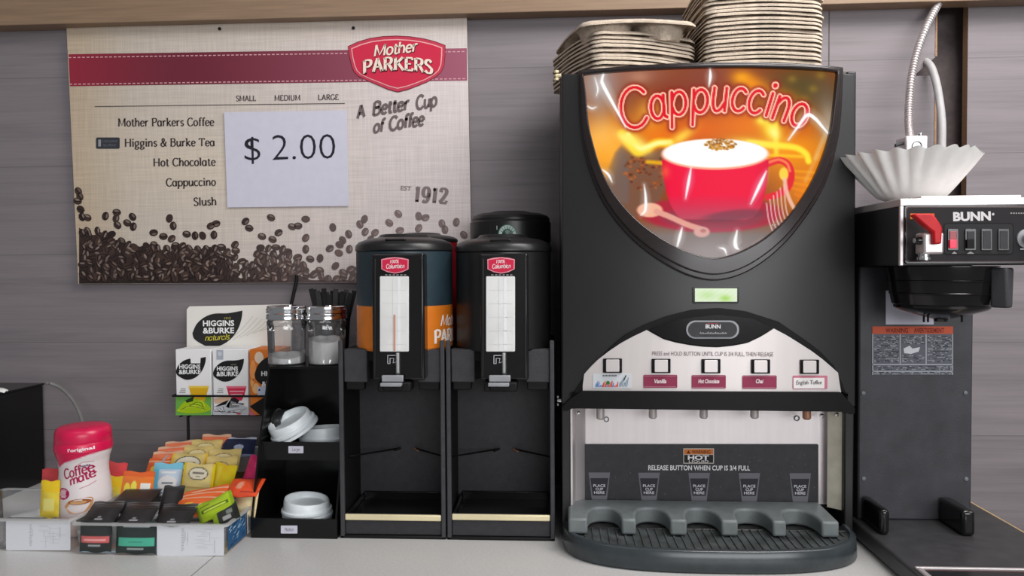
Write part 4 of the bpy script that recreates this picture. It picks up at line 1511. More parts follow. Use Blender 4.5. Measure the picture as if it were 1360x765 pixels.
def make_server(name, label, cxp, pl_, pr_, cy, y_lid_top, y_sh, y_base, wrap, column=True, lid_mat=None, emblem=False, orange=False, fill=0.0, tall=0.0):
    cx = XY(cxp, cy, 400)
    r = (XY(pr_, cy, 400) - XY(pl_, cy, 400)) / 2
    z0, z1 = tilted_z(cxp, cy - r * 0.3)(y_base), tilted_z(cxp, cy - r * 0.3)(y_sh)
    zt = tilted_z(cxp, cy - r * 0.3)(y_lid_top)
    th = thing(name, label, 'coffee dispenser', (cx, cy, z0), 'thermal coffee servers')
    mb = MB()
    segs = [(r * 0.97, 0.0), (r, 0.004)]
    mats_ = [wrap[0], wrap[0]]
    if orange:
        zo, zmid = z0 + 0.0015, tilted_z(cxp, cy - r * 0.3)(405)
        prof = [(r * 0.96, z0), (r, z0 + 0.004), (r, zmid), (r, z1), (r * 0.985, z1 + 0.001)]
        ms = [wrap[1], wrap[1], wrap[0], wrap[0]]
    else:
        prof = [(r * 0.96, z0), (r, z0 + 0.004), (r, z1), (r * 0.985, z1 + 0.001)]
        ms = [wrap[0]] * 3
    mb.lathe(prof, (cx, cy, 0), wrap[0], 64, mats=ms)
    mb.build('body', th, smooth=30)
    # lid
    mb = MB()
    hl = zt - z1
    if tall:
        prof = [(r * 0.99, z1 + 0.001), (r * 1.015, z1 + 0.002), (r * 1.015, z1 + tall), (r * 0.985, z1 + tall + 0.003), (r * 0.99, z1 + tall + 0.007)]
        b0 = z1 + tall + 0.004
        h2 = zt - b0
        prof += [(r * 0.95, b0 + h2 * 0.45), (r * 0.80, b0 + h2 * 0.72), (r * 0.52, b0 + h2 * 0.86), (r * 0.46, b0 + h2 * 0.97), (r * 0.30, zt), (0.0001, zt)]
    else:
        prof = [(r * 0.99, z1 + 0.001), (r * 1.02, z1 + 0.003), (r * 1.01, z1 + hl * 0.36), (r * 0.95, z1 + hl * 0.55), (r * 0.78, z1 + hl * 0.72), (r * 0.55, z1 + hl * 0.82),
                (r * 0.50, z1 + hl * 0.97), (r * 0.42, zt), (0.0001, zt)]
    mb.lathe(prof, (cx, cy, 0), lid_mat or M_BLACK, 64)
    ld = mb.build('lid', th, smooth=35)
    mb = MB()
    zh = z1 + (tall if tall else 0) + hl * (0.12 if tall else 0.62)
    mb.box(cx - 0.016, cx + 0.016, cy - r * 0.93, cy - r * 0.80, z1 + hl * 0.58 if not tall else zt - 0.014, z1 + hl * 0.68 if not tall else zt - 0.010, M_BGLOSS)
    mb.build('vent', ld, bevel=0.001)
    if emblem:
        cs = cyl_surf(cx, cy, r * 1.015)
        ze = tilted_z(cxp, cy - r)
        mb = MB()
        se = (XY(674, cy - r, 306) - cx)
        zb = ze(311.5)
        k_ = 0.0165
        G1 = (196, 214, 206)
        mb.flat(npoly([(se + k_ * math.cos(R_(a * 10)), zb + 0.0008 + k_ * 1.02 * math.sin(R_(a * 10))) for a in range(19)]), cs(0.0006), (92, 128, 116))
        mb.flat(npoly([(se + k_ * 0.9 * math.cos(R_(a * 10)), zb + 0.001 + k_ * 0.92 * math.sin(R_(a * 10))) for a in range(19)]), cs(0.0008), G1)
        for a in range(7):
            an = R_(25 + a * 21.6)
            mb.flat(ribbon([(se + 0.005 * math.cos(an), zb + 0.001 + 0.005 * math.sin(an)), (se + 0.014 * math.cos(an), zb + 0.001 + 0.014 * math.sin(an))], 0.0009), cs(0.0010), (84, 118, 108))
        mb.flat(npoly([(se + 0.0038 * math.cos(R_(a * 20)), zb + 0.0045 + 0.0038 * math.sin(R_(a * 20))) for a in range(18)]), cs(0.0012), (120, 150, 140))
        mb.flat(rect(se - 0.016, zb - 0.0002, se + 0.0175, zb + 0.0012), cs(0.0012), G1)
        mb.flat(rect(se - 0.019, zb + 0.0085, se - 0.0178, zb + 0.0155), cs(0.0010), G1)
        for dx in (-0.0225, 0.0225):
            mb.flat(rect(se + dx * 1.35 - 0.0003, zb - 0.004, se + dx * 1.35 + 0.0003, zb + 0.017), cs(0.0004), (70, 66, 66))
        o = mb.build('emblem', ld, smooth=0)
        o['label'] = 'pale green round crown emblem'
    if not column:
        return th, cx, r, z0, z1
    # front column
    yf = cy - r - 0.013
    zf = tilted_z(cxp, yf)
    x0, x1 = XY(cxp - 44 + 1, yf, 420), XY(cxp + 19.5, yf, 420)
    return th, cx, r, z0, z1


def server_front(th, cx, cy, r, x0p, x1p, fill=0.0):
    """sight-gauge column, badge, faucet; x0p..x1p are the column's sides in pixels."""
    yf = cy - r - 0.012

    def fr(off):
        return lambda x, y: tuple(PY(x, y, yf - off))
    zf = tilted_z((x0p + x1p) / 2, yf)
    x0, x1 = XY(x0p, yf, 420), XY(x1p, yf, 420)
    mb = MB()
    mb.box(x0, x1, yf, cy - r * 0.75, zf(505), zf(336.5), M_BGLOSS)
    g = {494: 524.0, 637.5: 665.0}[x0p]
    colm = mb.build('gauge_column', th, bevel=0.0035, bseg=3)
    mb = MB()
    for xx in (x0p + 4, x1p - 3.5):
        mb.prism(rect(xx - 0.9, 344, xx + 0.9, 500)[0], lambda p, t: fr(t)(*p), 0.0012, -0.001, M_BLACK)
    mb.build('column_rib', th, bevel=0.0004)
    gx0, gx1 = g - 19.5, g + 19
    mb = MB()
    mb.prism(rrect(gx0, 367, gx1, 467, 1.5), lambda p, t: fr(t)(*p), 0.0022, -0.001, M_GAUGE)
    for k in range(5):
        yy = 385 + k * 18
        mb.flat(rect(gx0 + 3, yy, gx1 - 3, yy + 0.7), fr(0.0024), (220, 220, 218))
    mb.flat(rect(g - 3, 369, g - 2.2, 465), fr(0.0024), (216, 216, 215))
    mb.flat(rect(g + 4, 369, g + 8, 465), fr(0.0024), (238, 238, 240))
    if fill:
        mb.flat(rect(g - 1.4, 418, g + 1.2, 466), fr(0.0027), (206, 150, 128))
    mb.build('sight_gauge', th, bevel=0.0006)
    mb = MB()
    c = g + 0.5
    mb.prism([(c - 18.2, 344.4), (c - 10, 342.4), (c, 341.6), (c + 10, 342.4), (c + 18.2, 344.4), (c + 18, 357.5), (c + 10, 361.4), (c, 363.3), (c - 10, 361.4), (c - 18, 357.5)],
             lambda p, t: fr(t)(*p), 0.0014, -0.001, M_PRINTG, (236, 150, 164))
    mb.flat(npoly([(c - 16.8, 345.4), (c, 342.9), (c + 16.8, 345.4), (c + 16.6, 356.8), (c + 9, 360.2), (c, 361.9), (c - 9, 360.2), (c - 16.6, 356.8)]), fr(0.0018), (206, 40, 74))
    put(mb, sans_text('100%', 0.02, 0.2), fr(0.0021), c - 6.5, 349.6, c + 5.5, 349.2, 4.6, (244, 214, 216))
    put(mb, pen_text('Colu', 1.5, 1.1, False, 0.2), fr(0.0021), c - 12, 356.6, c - 1, 356.2, 5.4, (244, 214, 216))
    put(mb, pen_text('mbian', 1.5, 1.1, False, 0.2), fr(0.0021), c - 1, 356.2, c + 12.5, 355.8, 5.4, (244, 214, 216))
    for k in range(6):
        mb.flat(rect(c - 13 + 5 * k, 364.5, c - 10 + 5 * k, 365.6), fr(0.0006), (150, 148, 148))
    mb.build('badge', th, smooth=0)['label'] = 'small red badge reading 100% Columbian'
    # icon and lit tube below the gauge
    mb = MB()
    for q in ([(g - 9, 483), (g - 9, 472), (g + 3, 472), (g + 3, 475)], [(g - 9, 483), (g - 6, 483), (g - 6, 476), (g - 1, 476), (g - 2, 482), (g + 3, 480)]):
        mb.flat(ribbon(q, 1.1), fr(0.0006), (190, 190, 196))
    mb.build('pour_mark', th, smooth=0)
    mb = MB()
    xt = XY(g + 4.5, yf, 480)
    mb.tube([(xt, yf - 0.001, zf(497)), (xt, yf - 0.001, zf(468))], 0.0042, M_GLASS, 14)
    mb.tube([(xt, yf - 0.001, zf(495)), (xt, yf - 0.001, zf(468.5))], 0.0022, M_GAUGE, 10)
    mb.build('gauge_tube', th)
    # faucet
    mb = MB()
    xa, xb = XY(g - 22, yf, 510), XY(g + 22, yf, 510)
    mb.box(xa, xb, yf - 0.006, cy - r * 0.8, zf(520), zf(507), M_BMATTE)
    mb.box(XY(g - 14, yf, 510), XY(g + 12, yf, 510), yf - 0.010, yf + 0.01, zf(518), zf(497), M_BMATTE)
    fa = mb.build('faucet', th, bevel=0.0025)
    mb = MB()
    mb.box(XY(g - 14.5, yf, 500), XY(g + 13.5, yf, 500), yf - 0.014, yf - 0.008, zf(505.5), zf(497), M_LEVER)
    mb.box(XY(g - 15.5, yf, 500), XY(g + 12, yf, 500), yf - 0.020, yf - 0.008, zf(511), zf(506.5), M_LEVER)
    mb.build('lever', fa, bevel=0.0012)['label'] = 'grey push lever'


M_TEAL = mat('dark_teal_wrap', (38, 54, 62), 0.42, noise=0.04)
M_ORANGE = mat('orange_wrap', (214, 118, 28), 0.45, noise=0.03)
M_REDWRAP = mat('dark_red_wrap', (140, 18, 30), 0.4, noise=0.05)
CYF = 1.232
sA, cxA, rA, z0A, z1A = make_server('coffee_server', 'coffee server with teal and orange wrap in the left stand', 538, 475.5, 600.5, CYF, 310.5, 335, 463, (M_TEAL, M_ORANGE), orange=True)
server_front(sA, cxA, CYF, rA, 494, 563.5, fill=1)
cs = cyl_surf(cxA, CYF, rA)
mb = MB()
zt_ = tilted_z(590, CYF)
wt = 0.105


def wrap_text(t, s0, s1, zb, h, arc=0.0):
    v, f, w, ch = t
    return ([(s0 + p[0] / w * (s1 - s0), zb + p[1] / ch * h) for p in v], f)


s_pa = rA * math.asin((583 - 538) / 62.5)
s_rs = -rA * math.asin((538 - 479.5) / 62.5)
CW = (240, 232, 222)
mb.flat(wrap_text(pen_text('PARKERS', 2.0, 0.9, True), s_pa, s_pa + wt, zt_(452), 0.021), cs(0.0005), CW)
mb.flat(wrap_text(pen_text('Mother', 1.3, 1.0, False, 0.3), s_pa + 0.012, s_pa + 0.08, zt_(430), 0.017), cs(0.0005), CW)
mb.build('wrap_lettering', sA, smooth=0)
mb = MB()
mb.flat(wrap_text(pen_text('PARKERS', 2.0, 0.9, True), s_rs - wt, s_rs, zt_(456), 0.021), cs(0.0005), CW)
mb.build('wrap_lettering', sA, smooth=0)
sB, cxB, rB, z0B, z1B = make_server('coffee_server', 'plain black coffee server in the right stand', 669, 606.5, 731.5, CYF, 311, 336, 463, (M_BLACK, M_BLACK))
server_front(sB, cxB, CYF, rB, 637.5, 701.5)
CYB = 1.375
make_server('coffee_server', 'dark red coffee server behind the orange one, mostly hidden', 561, 514.5, 607.5, CYB, 309, 323, 470, (M_REDWRAP, M_REDWRAP), column=False)
make_server('coffee_server', 'taller black coffee server with a green emblem lid behind the plain one', 678.5, 626, 731, 1.385, 280, 322, 470, (M_BLACK, M_BLACK), column=False, emblem=True,
            tall=0.036)


def make_stand(label, x0p, x1p):
    YF, YBK = 1.172, 1.285
    x0, x1 = XY(x0p, YF, 600), XY(x1p, YF, 600)
    gp = 'coffee server stands'
    zf = tilted_z((x0p + x1p) / 2, YF)
    zs1 = zf(508)
    ztop = zf(452)
    st = thing('server_stand', label, 'stand', ((x0 + x1) / 2, 1.25, 0), gp)
    mb = MB()
    mb.box(x0, x0 + 0.003, YF + 0.002, 1.455, 0.004, z0A - 0.001, M_BMATTE)
    mb.build('side_panel', st)
    mb = MB()
    mb.box(x1 - 0.003, x1, YF + 0.002, 1.455, 0.004, z0A - 0.001, M_BMATTE)
    mb.build('side_panel', st)
    mb = MB()
    mb.box(x0 + 0.003, x1 - 0.003, YBK, YBK + 0.004, 0.004, zs1 - 0.008, M_PANEL)
    mb.build('back_panel', st)
    for sx in (x0 + 0.0035, x1 - 0.0035):
        mb = MB()
        mb.box(sx - 0.0035, sx + 0.0035, YF - 0.004, YF + 0.003, 0.0, ztop, M_DGREY)
        mb.build('frame_upright', st, bevel=0.0015)
    mb = MB()
    mb.box(x0, x1, YF - 0.004, 1.455, 0.0, 0.005, M_BMATTE)
    mb.build('base_plate', st, bevel=0.0015)
    # docking shelf with two front blocks, carries the front and the rear server
    mb = MB()
    mb.box(x0 + 0.003, x1 - 0.003, YBK - 0.02, 1.455, zs1 - 0.008, z0A - 0.0005, M_BMATTE)
    mb.box(x0 + 0.003, x1 - 0.003, YF + 0.012, YBK - 0.02, z0A - 0.018, z0A - 0.0005, M_BMATTE)
    xm = (x0 + x1) / 2
    bw = XY(490, YF, 480) - XY(459, YF, 480)
    mb.box(x0 + 0.0075, x0 + 0.0075 + bw, YF + 0.001, YF + 0.020, zs1, z0A + 0.003, M_DGREY)
    mb.box(x1 - 0.0065 - bw, x1 - 0.0065, YF + 0.001, YF + 0.020, zs1, z0A + 0.003, M_DGREY)
    for a, b in ((x0 + 0.009, x0 + 0.009 + bw * 0.8), (x1 - 0.009 - bw * 0.9, x1 - 0.009)):
        mb.box(a, b, YF + 0.006, YF + 0.02, zs1 - 0.013, zs1 + 0.001, M_BMATTE)
    mb.build('docking_shelf', st, bevel=0.002)
    # drip tray
    mb = MB()
    xa, xb = x0 + 0.0075, x1 - 0.0075
    zt1 = zf(683)
    mb.box(xa, xb, YF, YF + 0.004, 0.0055, zt1, M_PANEL)
    mb.box(xa, xa + 0.003, YF + 0.004, YBK - 0.002, 0.0055, zt1, M_ACRYL)
    mb.box(xb - 0.003, xb, YF + 0.004, YBK - 0.002, 0.0055, zt1, M_ACRYL)
    mb.box(xa + 0.003, xb - 0.003, YBK - 0.006, YBK - 0.002, 0.0055, zt1 + 0.004, M_ACRYL)
    mb.box(xa + 0.003, xb - 0.003, YF + 0.004, YBK - 0.006, 0.0055, zt1 - 0.010, M_ACRYL)
    dt_ = mb.build('drip_tray', st, bevel=0.001)
    mb = MB()
    mb.box(xa, xb, YF - 0.0028, YF + 0.0015, zf(691), zf(683), M_BRASS)
    mb.build('metal_strip', dt_, bevel=0.0015, bseg=3)['label'] = 'pale brass front strip'
    # two guide rods
    zr0, zr1 = ZY(606, YF + 0.02, x0p), ZY(595, YBK - 0.003, 530)
    for sx, ex in ((x0 + 0.0035, xm - 0.010), (x1 - 0.0035, xm + 0.014)):
        mb = MB()
        mb.tube([(sx, YF + 0.04, ZY(606, YF + 0.04, x0p)), (ex, YBK - 0.0035, zr1)], 0.0016, M_BGLOSS, 8)
        gr = mb.build('guide_rod', st)
        mb = MB()
        d_ = Vector((ex - sx, YBK - 0.0035 - YF - 0.04, 0)).normalized()
        mb.tube([(ex - d_.x * 0.012, YBK - 0.0035 - d_.y * 0.012, zr1 - 0.0016), (ex, YBK - 0.0035, zr1)], 0.0021, M_COPPER if sx > xm else M_BLACK, 8)
        mb.build('rod_tip', gr)
    return st


make_stand('black stand holding the orange wrapped server, beside the lid organizer', 451.5, 591.5)
make_stand('black stand holding the plain black server, beside the cappuccino machine', 593.5, 736.5)

# ================================================================== lid organizer
YL0, YL1, YL2, YLB = 1.164, 1.206, 1.248, 1.40
xl, xr = XY(333, YL0, 690), XY(447.5, YL0, 690)
zdeck = ZY(485.5, 1.26, 405)
zm1, zm0 = ZY(587, YL1, 390), ZY(611, YL1, 390)
zb1 = ZY(689, YL0, 390)
og = thing('lid_organizer', 'black acrylic step organizer holding sugar jars and white cup lids', 'organizer', ((xl + xr) / 2, 1.28, 0))
side = [(YL0, 0.0), (YLB, 0.0), (YLB, zdeck), (YL2, zdeck), (YL1 - 0.004, zm1 + 0.004), (YL0, zb1)]
for x in (xl, xr - 0.003):
    mb = MB().prism(side, lambda p, t, x=x: (x + t, p[0], p[1]), 0.0, 0.003, M_ACRYL)
    mb.build('side_panel', og, smooth=0)
for nm, (y0, y1, z0, z1) in (('front_lip', (YL0, YL0 + 0.003, 0.0, zb1)), ('front_lip', (YL1, YL1 + 0.003, zm0, zm1)), ('tier_floor', (YL0 + 0.003, YLB, 0.0, 0.004)),
                             ('tier_floor', (YL1 + 0.003, YLB, zm0, zm0 + 0.004)), ('top_deck', (YL2, YLB, zdeck - 0.004, zdeck)), ('back_panel', (YLB - 0.003, YLB, 0.004, zdeck - 0.004)),
                             ('inner_back', (1.315, 1.318, 0.004, zdeck - 0.004))):
    MB().box(xl + 0.003, xr - 0.003, y0, y1, z0, z1, M_ACRYL).build(nm, og, smooth=0)
for (x0, x1, y0, y1, Y, tx) in ((383, 403, 592.5, 602, YL1, 'large'), (373, 395, 698, 708.5, YL0, 'medium')):
    mb = MB()
    fn = lambda p, t, Y=Y: tuple(PY(p[0], p[1], Y - t))
    mb.prism(rrect(x0, y0, x1, y1, 0.8), fn, 0.001, 0.0001, M_WHITEP)
    put(mb, sans_text(tx.capitalize(), 0.0, 0.2), lambda x, y, Y=Y: tuple(PY(x, y, Y - 0.0012)), x0 + 5, y1 - 3, x1 - 5, y1 - 3, 4.6, (120, 116, 124))
    mb.build('size_label', og, smooth=0)


# cup lids
def lid_mesh(name, m):
    r = 0.0405
    mb = MB()

    def mod(a, rr, z):
        k = max(0.0, (z - 0.009) / 0.012)
        return rr, z + k * 0.0045 * math.cos(a - 2.3) * (rr / r)
    prof = [(r * 0.94, 0.0), (r, 0.0008), (r * 1.01, 0.003), (r, 0.0052), (r * 0.93, 0.0062), (r * 0.915, 0.010), (r * 0.90, 0.0175), (r * 0.86, 0.0205), (r * 0.80, 0.0205), (r * 0.765, 0.0185),
            (r * 0.72, 0.0125), (r * 0.3, 0.0125), (0.0001, 0.0125)]
    mb.lathe(prof, (0, 0, 0), m, 40, mod=mod)
    mb.f, mb.m, mb.c = mb.f[:480], mb.m[:480], mb.c[:480]
    return mb.build(name, None, local=True, smooth=45)


l_src = lid_mesh('cup_lid', M_LID)
lid_list = []
cL = PZ(408, 693, 0.0045)
cy_ = YL0 + 0.003 + 0.045
cxl = XY(408, cy_, 670)
# (x, y, z, tiltx, tilty, rotz, label)
lb = 'white cup lid, %s in the bottom tier pile'
for k, nm in enumerate(('lowest', 'second from the bottom', 'third from the bottom', 'topmost')):
    lid_list.append((cxl + (0.0008 * (-1) ** k), cy_, 0.0045 + 0.0082 * k, 0, 0, 0.2 * k, lb % nm))
cy2 = 1.273
cx2 = XY(429, cy2, 575)
lb = 'white cup lid, %s of the upright pile on the middle tier'
for k, nm in enumerate(('lowest', 'middle one', 'topmost')):
    lid_list.append((cx2, cy2, zm0 + 0.0045 + 0.0080 * k, 0, 0, 2.8 + 0.1 * k, lb % nm))
cx3 = XY(390, 1.236, 572)
lb = 'white cup lid leaning on the middle tier, %s'
for k, nm in enumerate(('the under one of two', 'the outer one of two')):
    lid_list.append((cx3 + 0.002 - 0.004 * k, 1.246 - 0.003 * k, zm1 + 0.009 + 0.006 * k, 0.12, -0.50, 0.3, lb % nm))
for i, (x, y, z, tx, ty, rz, lab) in enumerate(lid_list):
    o = l_src if i == 0 else copy_tree(l_src)
    o.location = (x, y, z)
    o.rotation_euler = Euler((tx, ty, rz), 'XYZ')
    tag(o, lab, 'cup lid', 'white cup lids in the organizer')
o = lid_mesh('cup_lid', M_BLID)
o.location = (xl + 0.0045, 1.274, zm0 + 0.0385)
o.scale = (0.82, 0.82, 0.82)
o.rotation_euler = (0, R_(84), 0)
tag(o, 'smoky dark cup lid on edge at the left of the middle tier', 'cup lid')


# sugar jars
def jar(label, cxp, pw, yt, yb, yfill, sugar_label, stain=False):
    cy = 1.287
    cx = XY(cxp, cy, 440)
    r = (XY(cxp + pw / 2, cy, 440) - XY(cxp - pw / 2, cy, 440)) / 2
    zf = tilted_z(cxp, cy - r * 0.4)
    zb = zdeck
    zl0, zl1 = zf(424.5), zf(406.5)
    jt = thing('sugar_jar', label, 'sugar jar', (cx, cy, zb), 'glass sugar jars')
    flute = lambda a, rr, z: (rr * (1 - 0.035 * abs(math.sin(a * 6)) ** 0.7 * (1 if zb + 0.004 < z < zl0 - 0.012 else 0)), z)
    mb = MB()
    zc = [0.001, 0.004, 0.0055]
    prof = [(r * 0.90, zb + 0.0003), (r * 0.95, zb + 0.003)] + [(r * (0.95 + 0.03 * k / 6), zb + 0.0045 + (zl0 - 0.0125 - zb - 0.0045) * k / 6) for k in range(7)] + \
           [(r * 1.0, zl0 - 0.009), (r * 1.0, zl0 - 0.004), (r * 0.93, zl0), (r * 0.93, zl0 + 0.003)]
    mb.lathe(prof, (cx, cy, 0), M_GLASS, 72, mod=flute)
    mb.f = [f for f in mb.f if len(f) == 4]
    mb.m = mb.m[:len(mb.f)]
    mb.c = mb.c[:len(mb.f)]
    mb.build('glass_body', jt, smooth=25)
    mb = MB()
    hl = zl1 - zl0
    prof = [(r * 0.97, zl0), (r * 1.03, zl0 + 0.001), (r * 1.03, zl0 + hl * 0.30), (r * 1.00, zl0 + hl * 0.38), (r * 1.0, zl0 + hl * 0.44), (r * 1.03, zl0 + hl * 0.5), (r * 1.03, zl0 + hl * 0.72),
            (r * 0.99, zl0 + hl * 0.80), (r * 0.98, zl0 + hl * 0.95), (r * 0.93, zl1), (r * 0.3, zl1 - 0.001), (0.0001, zl1 - 0.001)]
    mb.lathe(prof, (cx, cy, 0), M_CHROME, 48)
    lid_ = mb.build('metal_lid', jt, smooth=30)
    mb = MB()
    mb.lathe([(0.008, zl1 - 0.001), (0.008, zl1 + 0.0012), (0.0001, zl1 + 0.0012)], (cx + 0.006, cy, 0), M_CHROME, 16)
    mb.build('pour_flap', lid_)
    zs_ = ZY(yfill, cy, cxp)
    mb = MB()
    prof = [(r * 0.86, zb + 0.002), (r * 0.89, zb + 0.004), (r * 0.89, zs_ - 0.003), (r * 0.7, zs_), (r * 0.35, zs_ + 0.002), (0.0001, zs_ + 0.001)]
    mb.lathe(prof, (cx, cy, 0), M_SUGAR, 40, mod=lambda a, rr, z: (rr, z + (0.003 * math.sin(a * 2 + 1) if z > zs_ - 0.004 else 0)))
    o = mb.build('sugar', None, smooth=50)
    tag(o, sugar_label, 'sugar', kind='stuff')


jar('left glass sugar jar with metal lid, almost empty, on the organizer', 381, 50.5, 406, 485, 470, 'shallow layer of white sugar in the left jar')
jar('right glass sugar jar with metal lid, half full, on the organizer', 434, 50.5, 406, 485, 449, 'white sugar filling half of the right jar')

# stir sticks in a black cup behind the jars
CYS = 1.362
cxs = XY(441, CYS, 420)
mb = MB()
cz0 = zdeck
zc1 = ZY(413, CYS, 441)
cup_r = 0.034
mb.lathe([(cup_r * 0.8, cz0), (cup_r * 0.82, cz0 + 0.002), (cup_r, zc1), (cup_r * 0.94, zc1), (cup_r * 0.76, cz0 + 0.004), (0.0001, cz0 + 0.004)], (cxs, CYS, 0), M_BMATTE, 32)
o = mb.build('stick_cup', None)
tag(o, 'black cup of stir sticks behind the right sugar jar', 'cup')
tops = [(413, 383.5), (417, 384.5), (421.5, 386), (425, 388), (430, 383), (434, 388), (437.5, 391), (441.5, 386), (446, 383.5), (450, 388), (456, 387), (460, 384.5), (466, 389), (471, 386)]
src = None
for i, (tx, ty) in enumerate(tops):
    yy_ = CYS + (0.012 if i % 2 else -0.012)
    p1 = PY(tx, ty, yy_)
    base = Vector((cxs + (p1.x - cxs) * 0.22, CYS + (yy_ - CYS) * 0.7, cz0 + 0.0045))
    d = p1 - base
    if src is None:
        mb = MB()
        mb.box(-0.0044, 0.0044, -0.0009, 0.0009, 0, 1, M_BLACK)
        src = mb.build('stir_stick', None, local=True, smooth=0)
        o = src
    else:
        o = copy_tree(src)
    o.location = base
    o.rotation_mode = 'QUATERNION'
    zx = d.normalized()
    yx = (Vector((0.15 * math.sin(i * 2.1), 1, 0)) - zx * zx.dot(Vector((0.15 * math.sin(i * 2.1), 1, 0)))).normalized()
    o.rotation_quaternion = Matrix((yx.cross(zx), yx, zx)).transposed().to_quaternion()
    o.scale = (1, 1, d.length)
    tag(o, 'black stir stick in the cup, %s from the left' % ORD[i + 1], 'stir stick', 'black stir sticks')

# black cord hanging below the sign
a, b, c = PY(394, 372, 1.455), PY(386.5, 406, 1.452), PY(382, 470, 1.45)
mb = MB()
mb.tube(['x'] and [tuple(Vector((a.x, a.y, a.z + 0.01))), tuple(a), tuple(b), tuple(c), (c.x - 0.004, 1.45, 0.004), (c.x - 0.03, 1.44, 0.003)], 0.0036, M_BMATTE, 8)
o = mb.build('power_cord', None)
tag(o, 'black cord hanging below the menu board behind the left sugar jar', 'cord')

# ================================================================== tea boxes on a wire rack
YT = 1.37
LEAF = (34, 33, 34)


def txf(off, Y=YT):
    return lambda x, y: tuple(PY(x, y, Y - off))


def leaf_shape(x0, y0, x1, y1):
    """leaf with its tip at the upper right."""
    P = [(0.0, 0.62), (0.07, 0.40), (0.17, 0.25), (0.30, 0.14), (0.46, 0.08), (0.72, 0.07), (1.0, 0.0), (0.985, 0.20), (0.93, 0.45), (0.83, 0.68), (0.68, 0.87), (0.50, 0.98), (0.32, 0.99), (0.14, 0.88), (0.03, 0.76)]
    c = catmull(P[:7], 5) + catmull(P[6:] + [P[0]], 5)[1:-1]
    return npoly([(x0 + u * (x1 - x0), y0 + v * (y1 - y0)) for u, v in c])


def tea_box(name, label, x0, x1, y0, y1, paint, Y=YT, depth=0.062, base=(242, 242, 242), parts=None, group='tea boxes in the wire rack'):
    a, b = PY(x0, y0, Y), PY(x1, y1, Y)
    th = thing(name, label, 'tea box', ((a.x + b.x) / 2, Y + depth / 2, b.z), group)
    mb = MB()
    mb.box(a.x, b.x, Y, Y + depth, b.z, a.z, M_PRINT, base)
    o = mb.build('carton', th, bevel=0.001)
    paint(th, Y)
    return th


def paint_green(th, Y):
    f = lambda o: txf(o, Y)
    mb = MB()
    mb.flat(leaf_shape(233.5, 474, 273.5, 504.5), f(0.0006), LEAF)
    mb.flat(poly((252.5, 473), (266.5, 473), (266, 482.5), (253.5, 482.5)), f(0.0008), (242, 242, 242))
    put(mb, sans_text('HIGGINS', 0.03), f(0.0010), 238, 489.5, 266, 489.5, 5.6, (238, 238, 238))
    put(mb, sans_text('&BURKE', 0.03), f(0.0010), 237.5, 496.8, 266.5, 496.5, 5.8, (238, 238, 238))
    mb.build('leaf_logo', th, smooth=0)
    mb = MB()
    mb.flat(poly((250.5, 512.5), (277.5, 512.5), (274, 526), (271.5, 533), (257, 533), (254, 526)), f(0.0006), (226, 178, 30))
    mb.flat(poly((250.5, 512.5), (277.5, 512.5), (276.8, 515.5), (251.4, 515.5)), f(0.0008), (240, 206, 80))
    mb.flat(poly((233.5, 527), (280.5, 525), (280.5, 551.5), (233.5, 551.5)), f(0.0004), (112, 178, 78))
    for q in (((234, 546), (246, 533), (262, 530), (274, 536), (280, 544), (268, 548), (248, 549)),):
        mb.flat(npoly(catmull(list(q) + [q[0]], 5)[:-1]), f(0.0009), (168, 204, 30))
    for k in range(7):
        mb.flat(ribbon(catmull([(236 + 3 * k, 546 - 1.5 * k), (250 + 3 * k, 541 - 1.4 * k), (272, 541 + (k % 3) * 2)], 5), 0.9), f(0.0011), (96, 140, 20) if k % 2 else (214, 232, 70))
    mb.flat(npoly([(246, 532), (258, 526), (256, 533), (248, 535)]), f(0.0011), (44, 62, 34))
    for k in range(3):
        mb.flat(rect(240 - k, 516 + 2.4 * k, 246.5, 517 + 2.4 * k), f(0.0006), (150, 150, 150))
    mb.build('cup_picture', th, smooth=0)


